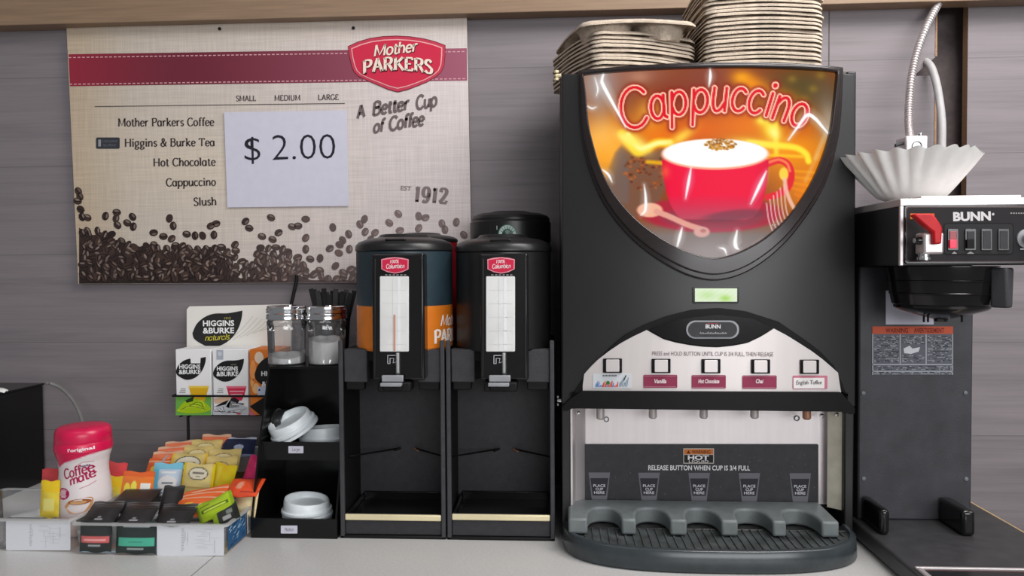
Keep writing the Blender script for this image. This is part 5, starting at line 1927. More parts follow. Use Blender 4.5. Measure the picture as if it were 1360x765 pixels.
def paint_red(th, Y):
    f = lambda o: txf(o, Y)
    mb = MB()
    mb.flat(leaf_shape(282.8, 476.5, 324, 507), f(0.0006), LEAF)
    put(mb, sans_text('HIGGINS', 0.03), f(0.0010), 288, 492.2, 316, 492.2, 5.6, (238, 238, 238))
    put(mb, sans_text('&BURKE', 0.03), f(0.0010), 287.5, 499.5, 316.5, 499.2, 5.8, (238, 238, 238))
    put(mb, sans_text('1912'), f(0.0010), 307, 485.5, 314, 485.3, 2.2, (150, 150, 120))
    mb.build('leaf_logo', th, smooth=0)
    mb = MB()
    mb = mb_s = MB()
    mb.flat(rect(287.5, 464.8, 296.5, 477.5), f(0.0006), (176, 184, 196))
    mb.flat(npoly(ell(292, 470, 2.8, 3.0, n=10)[:-1]), f(0.0008), (206, 210, 218))
    mb.build('sticker', th, smooth=0)
    mb = MB()
    mb.flat(poly((300.5, 512.8), (327.5, 512.8), (324.5, 525), (321, 532), (310, 532), (304, 526)), f(0.0006), (214, 52, 84))
    mb.flat(poly((300.5, 512.8), (327.5, 512.8), (326.8, 515.5), (301.2, 515.5)), f(0.0008), (238, 120, 140))
    for k, (a, b, yy) in enumerate(((305, 324, 519), (306, 322, 523))):
        mb.flat(rect(a, yy, b, yy + 1.6), f(0.0008), (240, 170, 180))
    for q, cc in ((((283, 530), (300, 526), (308, 528), (300, 534), (286, 536)), (226, 190, 160)), (((283, 545), (292, 538), (306, 532), (318, 536), (329, 541), (329, 551), (283, 551)), (196, 200, 206)),
                  (((300, 540), (307, 529), (312, 528), (318, 532), (316, 535), (325, 536), (318, 541), (304, 542)), (38, 34, 38)), (((284, 541), (294, 535), (304, 531), (300, 537)), (52, 48, 50))):
        mb.flat(npoly(q), f(0.0009), cc)
    for k in range(7):
        mb.flat(ribbon(catmull([(284 + 2 * k, 546 - k), (300, 546.5 + (k % 3)), (327 - k, 543 + k)], 5), 0.9), f(0.0012), (236, 238, 240) if k % 2 else (120, 124, 130))
    mb.flat(npoly(ell(317, 549.5, 3, 1.2, n=10)[:-1]), f(0.0013), (206, 60, 80))
    mb.flat(rect(308, 536.5, 318, 537.8), f(0.0013), (220, 220, 220))
    for k in range(3):
        mb.flat(rect(290 - k, 516 + 2.4 * k, 296.5, 517 + 2.4 * k), f(0.0006), (150, 150, 150))
    mb.build('cup_picture', th, smooth=0)


def paint_orange(th, Y):
    f = lambda o: txf(o, Y)
    mb = MB()
    mb.flat(leaf_shape(338, 470, 384, 514), f(0.0006), LEAF)
    put(mb, sans_text('HIGGINS', 0.03), f(0.0010), 347, 499, 380, 499, 6.0, (238, 238, 238))
    put(mb, sans_text('&BURKE', 0.03), f(0.0010), 347.5, 513, 381, 512.6, 6.4, (238, 238, 238))
    mb.build('leaf_logo', th, smooth=0)
    mb = MB()
    for (cx, cy, rx, ry, cc) in ((344, 475, 6, 8, (236, 214, 190)), (336, 492, 4, 14, (240, 156, 84)), (340, 516, 5, 7, (244, 190, 130)), (335, 508, 2.5, 6, (244, 172, 100)), (338, 530, 6, 5, (232, 130, 50))):
        mb.flat(npoly(ell(cx, cy, rx, ry, n=14)[:-1]), f(0.0004), cc)
    mb.flat(rect(342, 513.5, 372, 525), f(0.0008), (196, 206, 226))
    mb.flat(npoly(ell(344.5, 518, 1.4, 1.4, n=8)[:-1]), f(0.0010), (40, 60, 120))
    mb.flat(npoly([(331.5, 540), (350, 528), (384, 526), (384, 551), (345, 551)]), f(0.0008), (30, 28, 30))
    mb.flat(npoly([(331.5, 544), (340, 551.5), (331.5, 551.5)]), f(0.0010), (214, 110, 130))
    mb.build('cup_picture', th, smooth=0)


tea_box('tea_box', 'white tea box with green leaf picture, leftmost in the wire rack', 233, 281, 464, 551.5, paint_green)
tea_box('tea_box', 'white tea box with red cup picture, middle of the wire rack', 282.3, 330, 464, 551.5, paint_red)
tea_box('tea_box', 'orange tea box in the wire rack, partly behind the lid organizer', 331.2, 372, 464, 551.5, paint_orange, base=(222, 124, 48))

# tall header card behind the boxes
YH = YT + 0.0665
hd = thing('display_header', 'cream header card with a dark leaf logo standing behind the tea boxes', 'display card', tuple(PY(320, 552, YH)))
mb = MB()
pts = [(248, 552), (248, 411), (251.5, 407), (386, 404.3), (386, 552)]
mb.prism(pts, lambda p, t: tuple(PY(p[0], p[1], YH)[i] + (0, t, 0)[i] for i in range(3)), 0.0, 0.006, M_PRINT, (236, 233, 226))
mb.build('card', hd, smooth=0)
mb = MB()
hf = lambda o: txf(o, YH)
for k in range(8):
    mb.flat(ribbon(catmull([(300 + 9 * k, 455 - 3 * k), (318 + 8 * k, 440 - k), (336 + 6 * k, 420 + 2 * k)], 5), 0.8), hf(0.0003), (206, 203, 196))
mb.flat(leaf_shape(255.5, 412.5, 322, 461), hf(0.0006), (44, 44, 44))
put(mb, sans_text('HIGGINS', 0.03), hf(0.0010), 269.5, 433, 311, 432.6, 7.4, (240, 240, 238))
put(mb, sans_text('&BURKE', 0.03), hf(0.0010), 269.5, 442.7, 311, 442.3, 7.4, (240, 240, 238))
put(mb, sans_text('1912'), hf(0.0010), 298, 424.3, 306.5, 424, 3, (190, 180, 90))
put(mb, pen_text('naturals', 1.1, 0.8, False, 0.3), hf(0.0010), 272, 452.6, 304.5, 450.6, 7.4, (206, 196, 70))
mb.build('leaf_logo', hd, smooth=0)

zrk = PY(280, 552, YT).z
rk = thing('wire_rack', 'black wire rack holding three tea boxes behind the bins', 'wire rack', (PY(300, 552, YT).x, YT + 0.03, 0))
xra, xrb = PY(233, 540, YT).x - 0.003, PY(374, 540, YT).x
zw = PY(280, 525.5, YT).z
mb = MB()
for z_ in (zw,):
    mb.tube([(xra, YT + 0.075, z_), (xra, YT - 0.004, z_), (xrb, YT - 0.004, z_), (xrb, YT + 0.075, z_)], 0.0019, M_BMATTE, 8)
for xx in (xra, xrb):
    mb.tube([(xx, YT + 0.073, zw), (xx + (0.008 if xx == xra else -0.006), YT + 0.073, zrk - 0.003)], 0.0016, M_BMATTE, 8)
mb.build('front_rail', rk)
mb = MB()
for k in range(5):
    yy_ = YT + 0.012 + k * 0.015
    mb.tube([(xra + 0.006, yy_, zrk - 0.0014), (xrb - 0.004, yy_, zrk - 0.0014)], 0.0011, M_BMATTE, 8)
for xx in (xra + 0.008, PY(248, 575, YT).x, PY(371, 575, YT).x):
    mb.tube([(xx, YT + 0.006, zrk - 0.0035), (xx, YT + 0.075, zrk - 0.0035)], 0.0014, M_BMATTE, 8)
mb.build('shelf_grid', rk)
for xx in (PY(248, 575, YT).x, PY(371, 575, YT).x):
    mb = MB()
    mb.tube([(xx, YT + 0.006, 0.0), (xx, YT + 0.006, zrk - 0.002)], 0.0028, M_BMATTE, 8)
    mb.tube([(xx, YT + 0.006, 0.0025), (xx, YT + 0.085, 0.0025)], 0.0025, M_BMATTE, 8)
    mb.build('leg', rk)

# ================================================================== clear bins
def bin_tub(label, x0, x1, y0, y1, h, name='storage_bin', prints=None, slope=0.004, loc=None):
    t = 0.0018
    th = thing(name, label, 'plastic bin', ((x0 + x1) / 2, (y0 + y1) / 2, 0), 'clear plastic bins')

    def loop(ins, z):
        r = 0.008
        return [(p[0], p[1], z) for p in rrect(x0 + ins, y0 + ins, x1 - ins, y1 - ins, r)]
    mb = MB()
    loops = [loop(slope, 0.0006), loop(0.0, h), loop(-0.0005, h)]
    n = len(loops[0])
    v = loops[0] + loops[1]
    f = [list(range(n))[::-1]] + [(i, (i + 1) % n, n + (i + 1) % n, n + i) for i in range(n)]
    mb.add(v, f, M_CLEAR)
    mb.build('tub', th, smooth=40)
    mb = MB()
    lo = [loop(-0.004, h - 0.0035), loop(-0.004, h + 0.0005), loop(0.0005, h + 0.0005)]
    v = sum(lo, [])
    f = []
    for a in range(2):
        f += [(a * n + i, a * n + (i + 1) % n, (a + 1) * n + (i + 1) % n, (a + 1) * n + i) for i in range(n)]
    mb.add(v, f, M_RIMCLEAR)
    mb.build('rim', th, smooth=40)
    return th


def paper_label(parent, x0, y0, x1, y1, Y, seed, side=None):
    mb = MB()
    fn = lambda off: (lambda x, y: tuple(PY(x, y, Y - off)))
    mb.prism(rrect(x0, y0, x1, y1, 2.0), lambda p, t: fn(t)(*p), 0.0012, 0.0004, M_PRINT, (224, 226, 231))
    rn = random.Random(seed)
    for k in range(7):
        xx = x0 + (x1 - x0) * (0.32 + 0.58 * rn.random())
        ya = y0 + (y1 - y0) * (0.2 + 0.35 * rn.random())
        mb.flat(rect(xx, ya, xx + 0.6, ya + (y1 - y0) * (0.2 + 0.3 * rn.random())), fn(0.0014), (198, 199, 205))
    for k in range(14):
        yy = y0 + 5 + k * (y1 - y0 - 10) / 14
        xx = x0 + (x1 - x0) * 0.36
        mb.flat(rect(xx + rn.random(), yy, xx + 2.5 + 2 * rn.random(), yy + 1), fn(0.0014), (188, 190, 197))
    for k in range(12):
        yy = y0 + 6 + k * (y1 - y0 - 14) / 12
        xx = x0 + (x1 - x0) * (0.5 + 0.3 * rn.random())
        mb.flat(rect(xx, yy, xx + (x1 - x0) * 0.15, yy + 0.5), fn(0.0014), (206, 207, 213))
    o = mb.build('paper_label', parent, smooth=0)
    o['label'] = 'white printed paper label on the front'
    return o


# front-middle bin
A, B = PZ(98, 734, 0), PZ(299, 739.5, 0)
YM0 = (A.y + B.y) / 2
hM = PY(200, 695, YM0).z
xM0, xM1 = PY(97, 700, YM0).x, PY(300, 700, YM0).x
YM1 = YM0 + 0.125
binM = bin_tub('clear bin of black and green tea packets, nearest the front edge', xM0, xM1, YM0, YM1, hM)
paper_label(binM, 208.5, 697, 297.5, 738, YM0 - 0.0005, 4)
mb = MB()
for k in range(60):
    pass
sfn = lambda off: (lambda a, b: (xM1 + off + 0.0006 - (1 - b / hM) * 0.004 * 0, YM0 + a, b))
mb.flat(rect(0.004, 0.006, 0.070, hM - 0.006), sfn(0.0), (44, 84, 124))
rn = random.Random(5)
for k in range(26):
    a, b = 0.006 + 0.056 * rn.random(), 0.008 + (hM - 0.018) * rn.random()
    mb.flat(ribbon(catmull([(a, b), (a + 0.003, b + 0.004 * rn.random()), (a + 0.007, b + 0.002), (a + 0.009, b + 0.004)], 4), 0.0016), sfn(0.0003), rn.choice([(120, 164, 196), (24, 48, 76), (176, 200, 216), (70, 120, 160)]))
mb.flat(rect(0.076, 0.006, 0.088, hM - 0.006), sfn(0.0), (214, 216, 220))
for k in range(5):
    mb.flat(rect(0.078 + 0.0018 * k, 0.01, 0.0787 + 0.0018 * k, hM - 0.012), sfn(0.0003), (70, 70, 76))
o = mb.build('side_label', binM, smooth=0)
o['label'] = 'blue patterned label on the right side'

# left bin
A = PZ(50, 731.5, 0)
YL_0 = A.y
hL = PY(50, 689, YL_0).z
xL1 = PY(95.5, 700, YL_0).x
xL0 = xL1 - 0.22
binL = bin_tub('clear bin at far left holding the pink capped creamer bottle', xL0, xL1, YL_0, YL_0 + 0.15, hL)
paper_label(binL, 8, 691.5, 93.5, 731, YL_0 - 0.0005, 9)

# back bin (raised at its rear on a wedge)
YBa, YBb = YM1 + 0.018, YM1 + 0.158


def packet_mesh(w, h, t, paint, nu=22, nv=18):
    v, f, c = [], [], []

    def P(u, q, s):
        a = (1 - abs(2 * u - 1) ** 3) * (1 - abs(2 * q - 1) ** 4)
        return ((u - 0.5) * w, s * (t / 2 * a + 0.0004), (q - 0.5) * h + 0.0012 * math.sin(u * 9) * (1 if q in (0, 1) else 0))
    n0 = (nu + 1) * (nv + 1)
    for s in (-1, 1):
        for j in range(nv + 1):
            for i in range(nu + 1):
                v.append(P(i / nu, j / nv, s))
    for s in (0, 1):
        for j in range(nv):
            for i in range(nu):
                a = s * n0 + j * (nu + 1) + i
                q = (a, a + 1, a + nu + 2, a + nu + 1)
                f.append(q if s == 0 else q[::-1])
                ii, jj = [i, i + 1, i + 1, i], [j, j, j + 1, j + 1]
                c.append([brighter(paint(x / nu, y / nv)) for x, y in zip(ii, jj)])
    per = [i for i in range(nu)] + [j * (nu + 1) + nu for j in range(nv)] + [nv * (nu + 1) + i for i in range(nu, 0, -1)] + [j * (nu + 1) for j in range(nv, 0, -1)]
    for k in range(len(per)):
        a, b = per[k], per[(k + 1) % len(per)]
        f.append((a, n0 + a, n0 + b, b))
        c.append([paint(0.02, 0.02)] * 4)
    return v, f, c


def brighter(c):
    k = 1.13 if max(c) > 90 else 0.92
    return tuple(min(255, x * k) for x in c)


def style(base, items=(), edge=None, wob=0.06):
    def p(u, v):
        c = base
        if edge and (u < 0.07 or u > 0.93):
            c = edge
        if wob:
            c = tuple(max(0, min(255, x * (1 + wob * math.sin(7 * u + 5 * v) * math.cos(11 * v)))) for x in c)
        for it in items:
            k, u0, v0, u1, v1, cc = it
            if k == 'r':
                if u0 <= u <= u1 and v0 <= v <= v1:
                    c = cc
            elif k == 'e':
                d = ((u - (u0 + u1) / 2) / ((u1 - u0) / 2)) ** 2 + ((v - (v0 + v1) / 2) / ((v1 - v0) / 2)) ** 2
                if d <= 1:
                    c = cc
        return c
    return p


BLK = (30, 29, 30)
S_BLACK = style(BLK, [('r', .38, .12, .62, .2, (150, 150, 152)), ('r', .45, .22, .55, .32, (120, 120, 124)), ('r', 0, .93, 1, 1, (62, 62, 64))])
S_BLACKP = style((34, 33, 34), [('r', 0, .90, 1, 1, (90, 90, 92))])
S_CORAL = style((44, 50, 50), [('r', .05, .30, .95, .52, (196, 92, 92)), ('r', .15, .36, .85, .42, (224, 160, 156)), ('r', .3, .18, .7, .24, (150, 152, 152))])
S_TEALP = style((36, 52, 50), [('r', .08, .26, .96, .52, (70, 168, 140)), ('r', .3, .14, .72, .2, (150, 160, 158)), ('r', .2, .84, .86, .90, (170, 176, 176)), ('r', .35, .36, .7, .41, (50, 130, 108))])
S_LIME = style((150, 176, 22), [('r', .12, .42, .88, .60, (74, 96, 12)), ('r', .2, .47, .8, .53, (180, 200, 60)), ('r', .1, .74, .4, .80, (90, 110, 20))], edge=(120, 146, 16))
S_LIME2 = style((28, 30, 24), [('r', .0, .0, .22, 1, (140, 168, 24)), ('r', .4, .2, .7, .4, (150, 150, 150)), ('r', .55, .5, .8, .7, (110, 116, 110))])
S_ORNG = style((222, 100, 44), [('r', 0, .80, 1, .88, (240, 190, 160)), ('e', .15, .2, .45, .6, (244, 176, 60)), ('e', .5, .15, .8, .55, (236, 206, 170))])
S_ORNF = style((226, 116, 40), [('r', 0, .80, 1, 1, (214, 92, 26)), ('e', .10, .10, .30, .55, (250, 206, 60)), ('e', .32, .15, .52, .62, (252, 214, 80)), ('r', .62, .1, .92, .55, (232, 224, 216))])
S_YEL = style((216, 196, 126), [('e', .20, .50, .82, .90, (70, 66, 58)), ('e', .225, .53, .795, .87, (222, 214, 190)), ('r', .32, .68, .70, .74, (120, 110, 96)), ('r', .44, .60, .58, .64, (140, 130, 110)), ('r', .1, .26, .9, .30, (188, 160, 90))],
              edge=(236, 192, 10))
S_YEL2 = style((236, 196, 14), [('r', .2, .3, .4, .9, (240, 208, 60))])
S_IVORY = style((206, 184, 112), [('e', .14, .15, .86, .85, (60, 58, 54)), ('e', .17, .19, .83, .81, (216, 208, 184)), ('r', .28, .44, .72, .54, (90, 84, 76))], edge=(222, 176, 60))
S_BEIGE = style((214, 190, 118), [('e', .2, .35, .8, .8, (150, 128, 80)), ('e', .23, .39, .77, .76, (220, 202, 150))])
S_SKY = style((188, 204, 222), [('r', 0, 0, .22, 1, (92, 184, 212)), ('r', .0, .80, 1, 1, (120, 190, 214)), ('e', .22, .18, .86, .62, (232, 234, 238)), ('r', .36, .38, .74, .43, (120, 130, 140)), ('r', .3, .7, .8, .74, (220, 228, 236))])
S_NAVY = style((24, 38, 78), [('e', .38, .35, .68, .62, (176, 184, 206)), ('r', 0, .94, 1, 1, (196, 204, 220)), ('r', 0, 0, 1, .12, (120, 130, 160))])
S_PINK = style((216, 36, 104), [('r', .62, .84, .86, .88, (244, 150, 190)), ('r', .5, .72, .86, .75, (232, 90, 150)), ('r', .5, .64, .8, .67, (232, 90, 150))])
S_REDOR = style((222, 74, 30), [('e', .3, .3, .5, .7, (240, 150, 120)), ('r', .5, .12, .9, .2, (150, 40, 20))])
S_CREAM = style((226, 202, 156), [('r', 0, .82, 1, 1, (240, 226, 204)), ('r', 0, .3, 1, .36, (236, 214, 176))])
S_SALMON = style((226, 116, 76), [('r', 0, .86, 1, 1, (240, 180, 150)), ('r', .1, .5, .9, .56, (236, 150, 110))])
S_REDP = style((206, 62, 66), [('r', 0, .0, 1, .08, (180, 50, 56))])
S_SUGARY = style((222, 196, 60), [('r', 0, .72, 1, 1, (226, 190, 14)), ('r', .2, .2, .8, .5, (232, 214, 120))])

GP = {}


def packet(label, px, py, d, w, h, tilt, yaw, roll, paint, t=0.008, cat='tea packet', name='tea_packet', group=None, hi=False):
    """px, py: the middle of the packet in the photograph; d: its distance; w, h: metres."""
    v, f, c = packet_mesh(w, h, t, paint, *((44, 34) if hi else (22, 18)))
    mb = MB()
    mb.v = v
    mb.f = [list(q) for q in f]
    mb.m = [M_FOIL] * len(f)
    mb.c = c
    o = mb.build(name, None, local=True, smooth=50)
    o.location = PD(px, py, d)
    o.rotation_euler = (Matrix.Rotation(R_(yaw), 3, 'Z') @ Matrix.Rotation(R_(-tilt), 3, 'X') @ Matrix.Rotation(R_(roll), 3, 'Y')).to_euler()
    tag(o, label, cat, group)
    return o


def DD(px, Y):
    """axis distance of depth plane Y along the pixel column px."""
    u = (px - W / 2) / FPX
    return Y / (u * math.sin(YAW) + math.cos(YAW) * 1.0)


gm = 'tea packets in the front bin'
pk = lambda *a, **k: packet(*a, group=k.pop('group', gm), **k)
# upright behind the front wall
pk('dark grey tea packet with coral band, behind the front wall of the clear bin', 127.5, 712, DD(127, YM0 + 0.010), 0.049, 0.047, 6, 0, 0, S_CORAL, hi=True)
pk('dark green tea packet with teal band, behind the front wall of the clear bin', 181, 714, DD(181, YM0 + 0.010), 0.062, 0.047, 6, 0, 0, S_TEALP, hi=True)
# leaning rows of black packets
blk = [(137, 682, 0.024, 0.048), (183, 683.5, 0.024, 0.052), (233, 685.5, 0.024, 0.054)]
for k, (x, y, dy, wd) in enumerate(blk):
    nm = ('left', 'middle', 'right')[k]
    for j in range(3):
        pk('black foil tea packet, %s in the %s of the three leaning front rows' % (('front one', 'second one', 'rear one')[j], nm), x + 1.0 * j, y + 1.5 - 3.0 * j, DD(x, YM0 + 0.024 + 0.011 * j), wd, 0.036, 62, 1.5 * j, 0,
           S_BLACK if j == 0 else S_BLACKP, hi=(j == 0))
for j in range(4):
    pk('black foil tea packet lying %s in the left rear pile of the front bin' % ('lowest', 'second', 'third', 'on top')[j], 181 + 1.2 * (j % 2), 672 - 4.2 * j, DD(181, YM0 + 0.072 + 0.004 * j), 0.060, 0.05, 80, 3 * j - 4, 0, S_BLACKP, t=0.007)
pk('small black tea packet standing below the pale blue packet', 228, 664, DD(228, YM0 + 0.078), 0.034, 0.045, 30, 0, 0, S_BLACK)
for j, (x, y, r) in enumerate(((262, 672, -4), (268, 666, -9), (276, 661, -14))):
    pk('orange tea packet lying %s behind the black rows' % ('lowest', 'in the middle', 'uppermost')[j], x, y, DD(x, YM0 + 0.066 + 0.012 * j), 0.066, 0.05, 68, 6 * j, r, S_ORNG)
pk('lime green tea packet tilted at the right end of the front bin', 287, 674, DD(287, YM0 + 0.046), 0.058, 0.030, 25, 0, -27, S_LIME, t=0.012, hi=True)
pk('black and lime tea packet leaning under the lime green one', 300, 684, DD(300, YM0 + 0.040), 0.040, 0.028, 30, 0, -27, S_LIME2, t=0.008)
pk('orange fruit tea packet standing behind the black piles at left', 183, 643, DD(183, YM0 + 0.118), 0.052, 0.040, 16, 4, 2, S_ORNF, hi=True)
pk('red orange tea packet lying at the right rear of the front bin', 325, 648, DD(325, YM0 + 0.112), 0.056, 0.040, 62, -8, -4, S_REDOR, t=0.012)
pk('cream tea packet standing under the red orange packet', 327, 668, DD(327, YM0 + 0.104), 0.042, 0.044, 20, -16, -3, S_CREAM, t=0.012)

# the rear bin and its rows
xb0, xb1 = PD(186, 640, DD(186, YBa)).x, PD(312, 640, DD(312, YBa)).x
hB = 0.052
binB = bin_tub('clear bin of yellow tea packets behind the front bin', xb0 - 0.004, xb1 + 0.002, YBa, YBb, hB, slope=0.003)
# a raised back: the bin rests on a tilted black riser
zr = 0.052
tiltB = math.atan2(zr, YBb - YBa)
binB.rotation_euler = (tiltB, 0, R_(2))
binB.location = ((xb0 + xb1) / 2, (YBa + YBb) / 2, zr / 2 + 0.0003)
rs = thing('riser_wedge', 'dark sloping riser under the rear tea bin', 'riser', ((xb0 + xb1) / 2, (YBa + YBb) / 2, 0))
mb = MB()
mb.prism([(YBa + 0.004, 0.0), (YBb, 0.0), (YBb, zr - 0.004)], lambda p, t: (t, p[0], p[1]), xb0 + 0.004, xb1 - 0.006, M_BMATTE)
mb.build('wedge', rs, smooth=0)
gb = 'tea packets in the rear bin'
rows = [
    ('navy blue tea packet at the back right of the rear bin', 317, 594, .128, 0.062, 0.036, 30, 0, 0, S_NAVY, True),
    ('orange tea packet at the very back of the rear bin', 287, 588, .134, 0.055, 0.03, 20, 0, 0, S_SALMON, False),
    ('salmon tea packet at the back left of the rear bin', 238, 597, .126, 0.054, 0.034, 40, 6, -4, S_SALMON, False),
    ('salmon tea packet, second from the back at left of the rear bin', 230, 604, .112, 0.058, 0.034, 40, 6, -4, S_SALMON, False),
    ('salmon tea packet, third from the back at left of the rear bin', 222, 612, .098, 0.056, 0.036, 38, 4, -2, S_SALMON, False),
    ('beige tea packet at the back middle of the rear bin', 273, 596, .120, 0.058, 0.034, 36, 0, 0, S_BEIGE, True),
    ('beige tea packet, second from the back in the middle of the rear bin', 262, 605, .104, 0.056, 0.036, 36, 0, 0, S_BEIGE, True),
    ('beige tea packet at right, just ahead of the navy packet', 297, 611, .092, 0.060, 0.040, 30, 0, 0, S_BEIGE, True),
    ('ivory tea packet with dark oval emblem in the middle of the rear bin', 250, 616, .080, 0.066, 0.038, 34, 0, 0, S_IVORY, True),
    ('beige tea packet, third along the right side of the rear bin', 293, 624, .066, 0.056, 0.046, 26, 0, 0, S_BEIGE, True),
    ('salmon tea packet, nearest of those at left of the rear bin', 214, 622, .082, 0.052, 0.036, 36, 0, 0, S_ORNG, False),
    ('bright yellow tea packet at the right front of the rear bin', 296, 636, .046, 0.044, 0.050, 20, -10, 6, S_YEL2, False),
    ('pale blue tea packet at the front left of the rear bin', 222, 637, .044, 0.050, 0.056, 16, 4, 1, S_SKY, True),
    ('yellow edged tea packet with oval emblem, front centre of the rear bin', 263, 638, .034, 0.058, 0.056, 14, -4, 2, S_YEL, True)]
for (lab, x, y, dy, w_, h_, ti, ya, ro, pt, hi_) in rows:
    packet(lab, x, y, DD(x, YBa + dy), w_, h_, ti, ya, ro, pt, t=0.007, group=gb, hi=hi_)
packet('bright pink tea packet between the rear bin and the lid organizer', 339, 625, DD(339, 1.272), 0.038, 0.048, 24, -14, 7, S_PINK, t=0.014, group=gb, hi=True)

# left bin: sweetener packets
gl = 'sweetener packets in the left bin'
packet('yellow sweetener packet standing left of the creamer bottle', 66.5, 663, DD(66, YL_0 + 0.062), 0.031, 0.058, 6, 0, 0, S_SUGARY, t=0.006, cat='sweetener packet', name='sweetener_packet', group=gl)
packet('yellow sweetener packet right of the creamer bottle', 150, 655, DD(150, YL_0 + 0.148), 0.040, 0.058, 10, 0, 4, S_SUGARY, t=0.006, cat='sweetener packet', name='sweetener_packet', group=gl)
packet('red sweetener packet sticking up right of the creamer bottle', 150, 638, DD(150, YL_0 + 0.162), 0.040, 0.062, 10, 4, 8, S_REDP, t=0.006, cat='sweetener packet', name='sweetener_packet', group=gl)
packet('red sweetener packet behind the creamer bottle at left', 74, 640, DD(74, YL_0 + 0.135), 0.048, 0.046, 14, 0, -6, S_REDP, t=0.006, cat='sweetener packet', name='sweetener_packet', group=gl)

# ================================================================== creamer bottle
ybt = YL_0 + 0.092
cxk = XY(112, ybt, 630)
zk = lambda y: ZY(y, ybt - 0.02, 112)
bt = thing('creamer_bottle', 'pink capped white coffee creamer bottle standing in the left bin', 'bottle', (cxk, ybt, 0.0012))
rk_ = (XY(146, ybt, 630) - XY(79, ybt, 630)) / 2
PINK = (214, 24, 78)
WHT = (232, 222, 222)
prof = [(0.86, 0.0012), (0.93, 0.004), (0.955, zk(676)), (0.95, zk(660)), (0.90, zk(645)), (0.845, zk(630)), (0.845, zk(622)), (0.88, zk(612)), (0.95, zk(604)), (0.985, zk(599))]
ys_i = [p[1] for p in prof]
rs_i = [p[0] * rk_ for p in prof]
NZ, NA = 60, 96
mb = MB()


def bottle_r(z):
    return float(np.interp(z, ys_i, rs_i))


def btl_col(a, z):
    s = math.degrees((a + math.pi / 2 + math.pi) % (2 * math.pi) - math.pi)   # 0 = front, + = right
    # wavy edge of the pink shoulder: dips low left of centre
    y_edge = float(np.interp(s, [-180, -95, -60, -36, -12, 20, 45, 75, 110, 180], [600, 603, 604, 619, 611, 605.5, 601, 599.5, 601, 600]))
    ze = zk(y_edge)
    t = min(1, max(0, (z - ze) / 0.002 + 0.5))
    lo = mixc((226, 190, 176), WHT, min(1, max(0, (z - 0.012) / 0.03)))
    return mixc(lo, PINK, t)


zz_ = [0.0012 + (zk(599) - 0.0012) * i / NZ for i in range(NZ + 1)]
v, f, c = [], [], []
for z in zz_:
    for k in range(NA):
        a = 2 * math.pi * k / NA
        v.append((cxk + bottle_r(z) * math.cos(a), ybt + bottle_r(z) * math.sin(a), z))
for i in range(NZ):
    for k in range(NA):
        k2 = (k + 1) % NA
        f.append((i * NA + k, i * NA + k2, (i + 1) * NA + k2, (i + 1) * NA + k))
        c.append([btl_col(2 * math.pi * kk / NA, zz_[ii]) for ii, kk in ((i, k), (i, k + 1), (i + 1, k + 1), (i + 1, k))])
f.append(list(range(NA))[::-1])
c.append([WHT] * NA)
mb.v = v
mb.f = [list(q) for q in f]
mb.m = [M_PRINTG] * len(f)
mb.c = c
mb.build('bottle_body', bt, smooth=60)
mb = MB()
M_PINK = mat('pink_cap_plastic', PINK, 0.32, noise=0.03)
mb.lathe([(rk_ * 0.98, zk(599.2)), (rk_ * 1.0, zk(598.5)), (rk_ * 0.985, zk(589)), (rk_ * 0.965, zk(587.5)), (rk_ * 0.98, zk(586.5)), (rk_ * 0.97, zk(577)), (rk_ * 0.93, zk(571.5)), (rk_ * 0.82, zk(568.5)), (rk_ * 0.4, zk(567.5)), (0.0001, zk(567.5))],
         (cxk, ybt, 0), M_PINK, 64)
cp = mb.build('cap', bt, smooth=40)
cp['label'] = 'pink flip cap'


def bwrap(off):
    def h(px, py):
        z = zk(py)
        r = (bottle_r(z) if z < zk(599) else rk_) + off
        s = max(-0.99, min(0.99, (px - 112.3) / 33.5 * rk_ / r))
        a = math.asin(s)
        return (cxk + r * math.sin(a), ybt - r * math.cos(a), z)
    return h


mb = MB()
put(mb, sans_text("l'original", 0.03), bwrap(0.0009), 114, 596, 140, 594.5, 4.2, (250, 236, 240))
mb.build('cap_lettering', cp, smooth=0)
mb = MB()
put(mb, pen_text('Coffee', 1.35, 0.9, False, 0.22), bwrap(0.0006), 104.5, 632.5, 137, 624.5, 12, (172, 32, 82))
put(mb, pen_text('mate', 1.5, 1.0, False, 0.22), bwrap(0.0006), 113.5, 640.5, 138, 631.5, 10.5, (172, 32, 82))
mb.flat(ribbon(catmull([(120, 615.5), (128, 611), (137, 611.5)], 5), 0.7), bwrap(0.0006), (206, 150, 160))
put(mb, sans_text('nestle', 0.03), bwrap(0.0006), 124.5, 617.6, 134, 616.8, 3, (110, 90, 120))
mb.flat(ribbon(catmull([(124, 645), (132, 642), (138, 638)], 5), 0.9), bwrap(0.0006), (206, 140, 160))
mb.flat(npoly(ell(104.3, 651.5, 8.6, 7.4, n=22)[:-1]), bwrap(0.0006), (176, 32, 86))
for k in range(5):
    mb.flat(rect(98.5 + (k % 2), 646.6 + 2.3 * k, 110 - (k % 3), 647.7 + 2.3 * k), bwrap(0.0009), (222, 150, 180))
mb.build('bottle_lettering', bt, smooth=0)
mb = MB()
mb.flat(npoly(catmull([(107, 668), (112, 661), (122, 658), (134, 657), (137, 661), (135, 671), (128, 676), (114, 676), (107, 668)], 4)[:-1]), bwrap(0.0006), (206, 150, 100))
mb.flat(npoly(ell(124, 662, 12, 3.6, n=18)[:-1]), bwrap(0.0008), (160, 96, 54))
mb.flat(npoly(ell(123, 662.5, 9, 2.4, n=18)[:-1]), bwrap(0.0010), (206, 158, 110))
mb.build('cup_picture', bt, smooth=0)

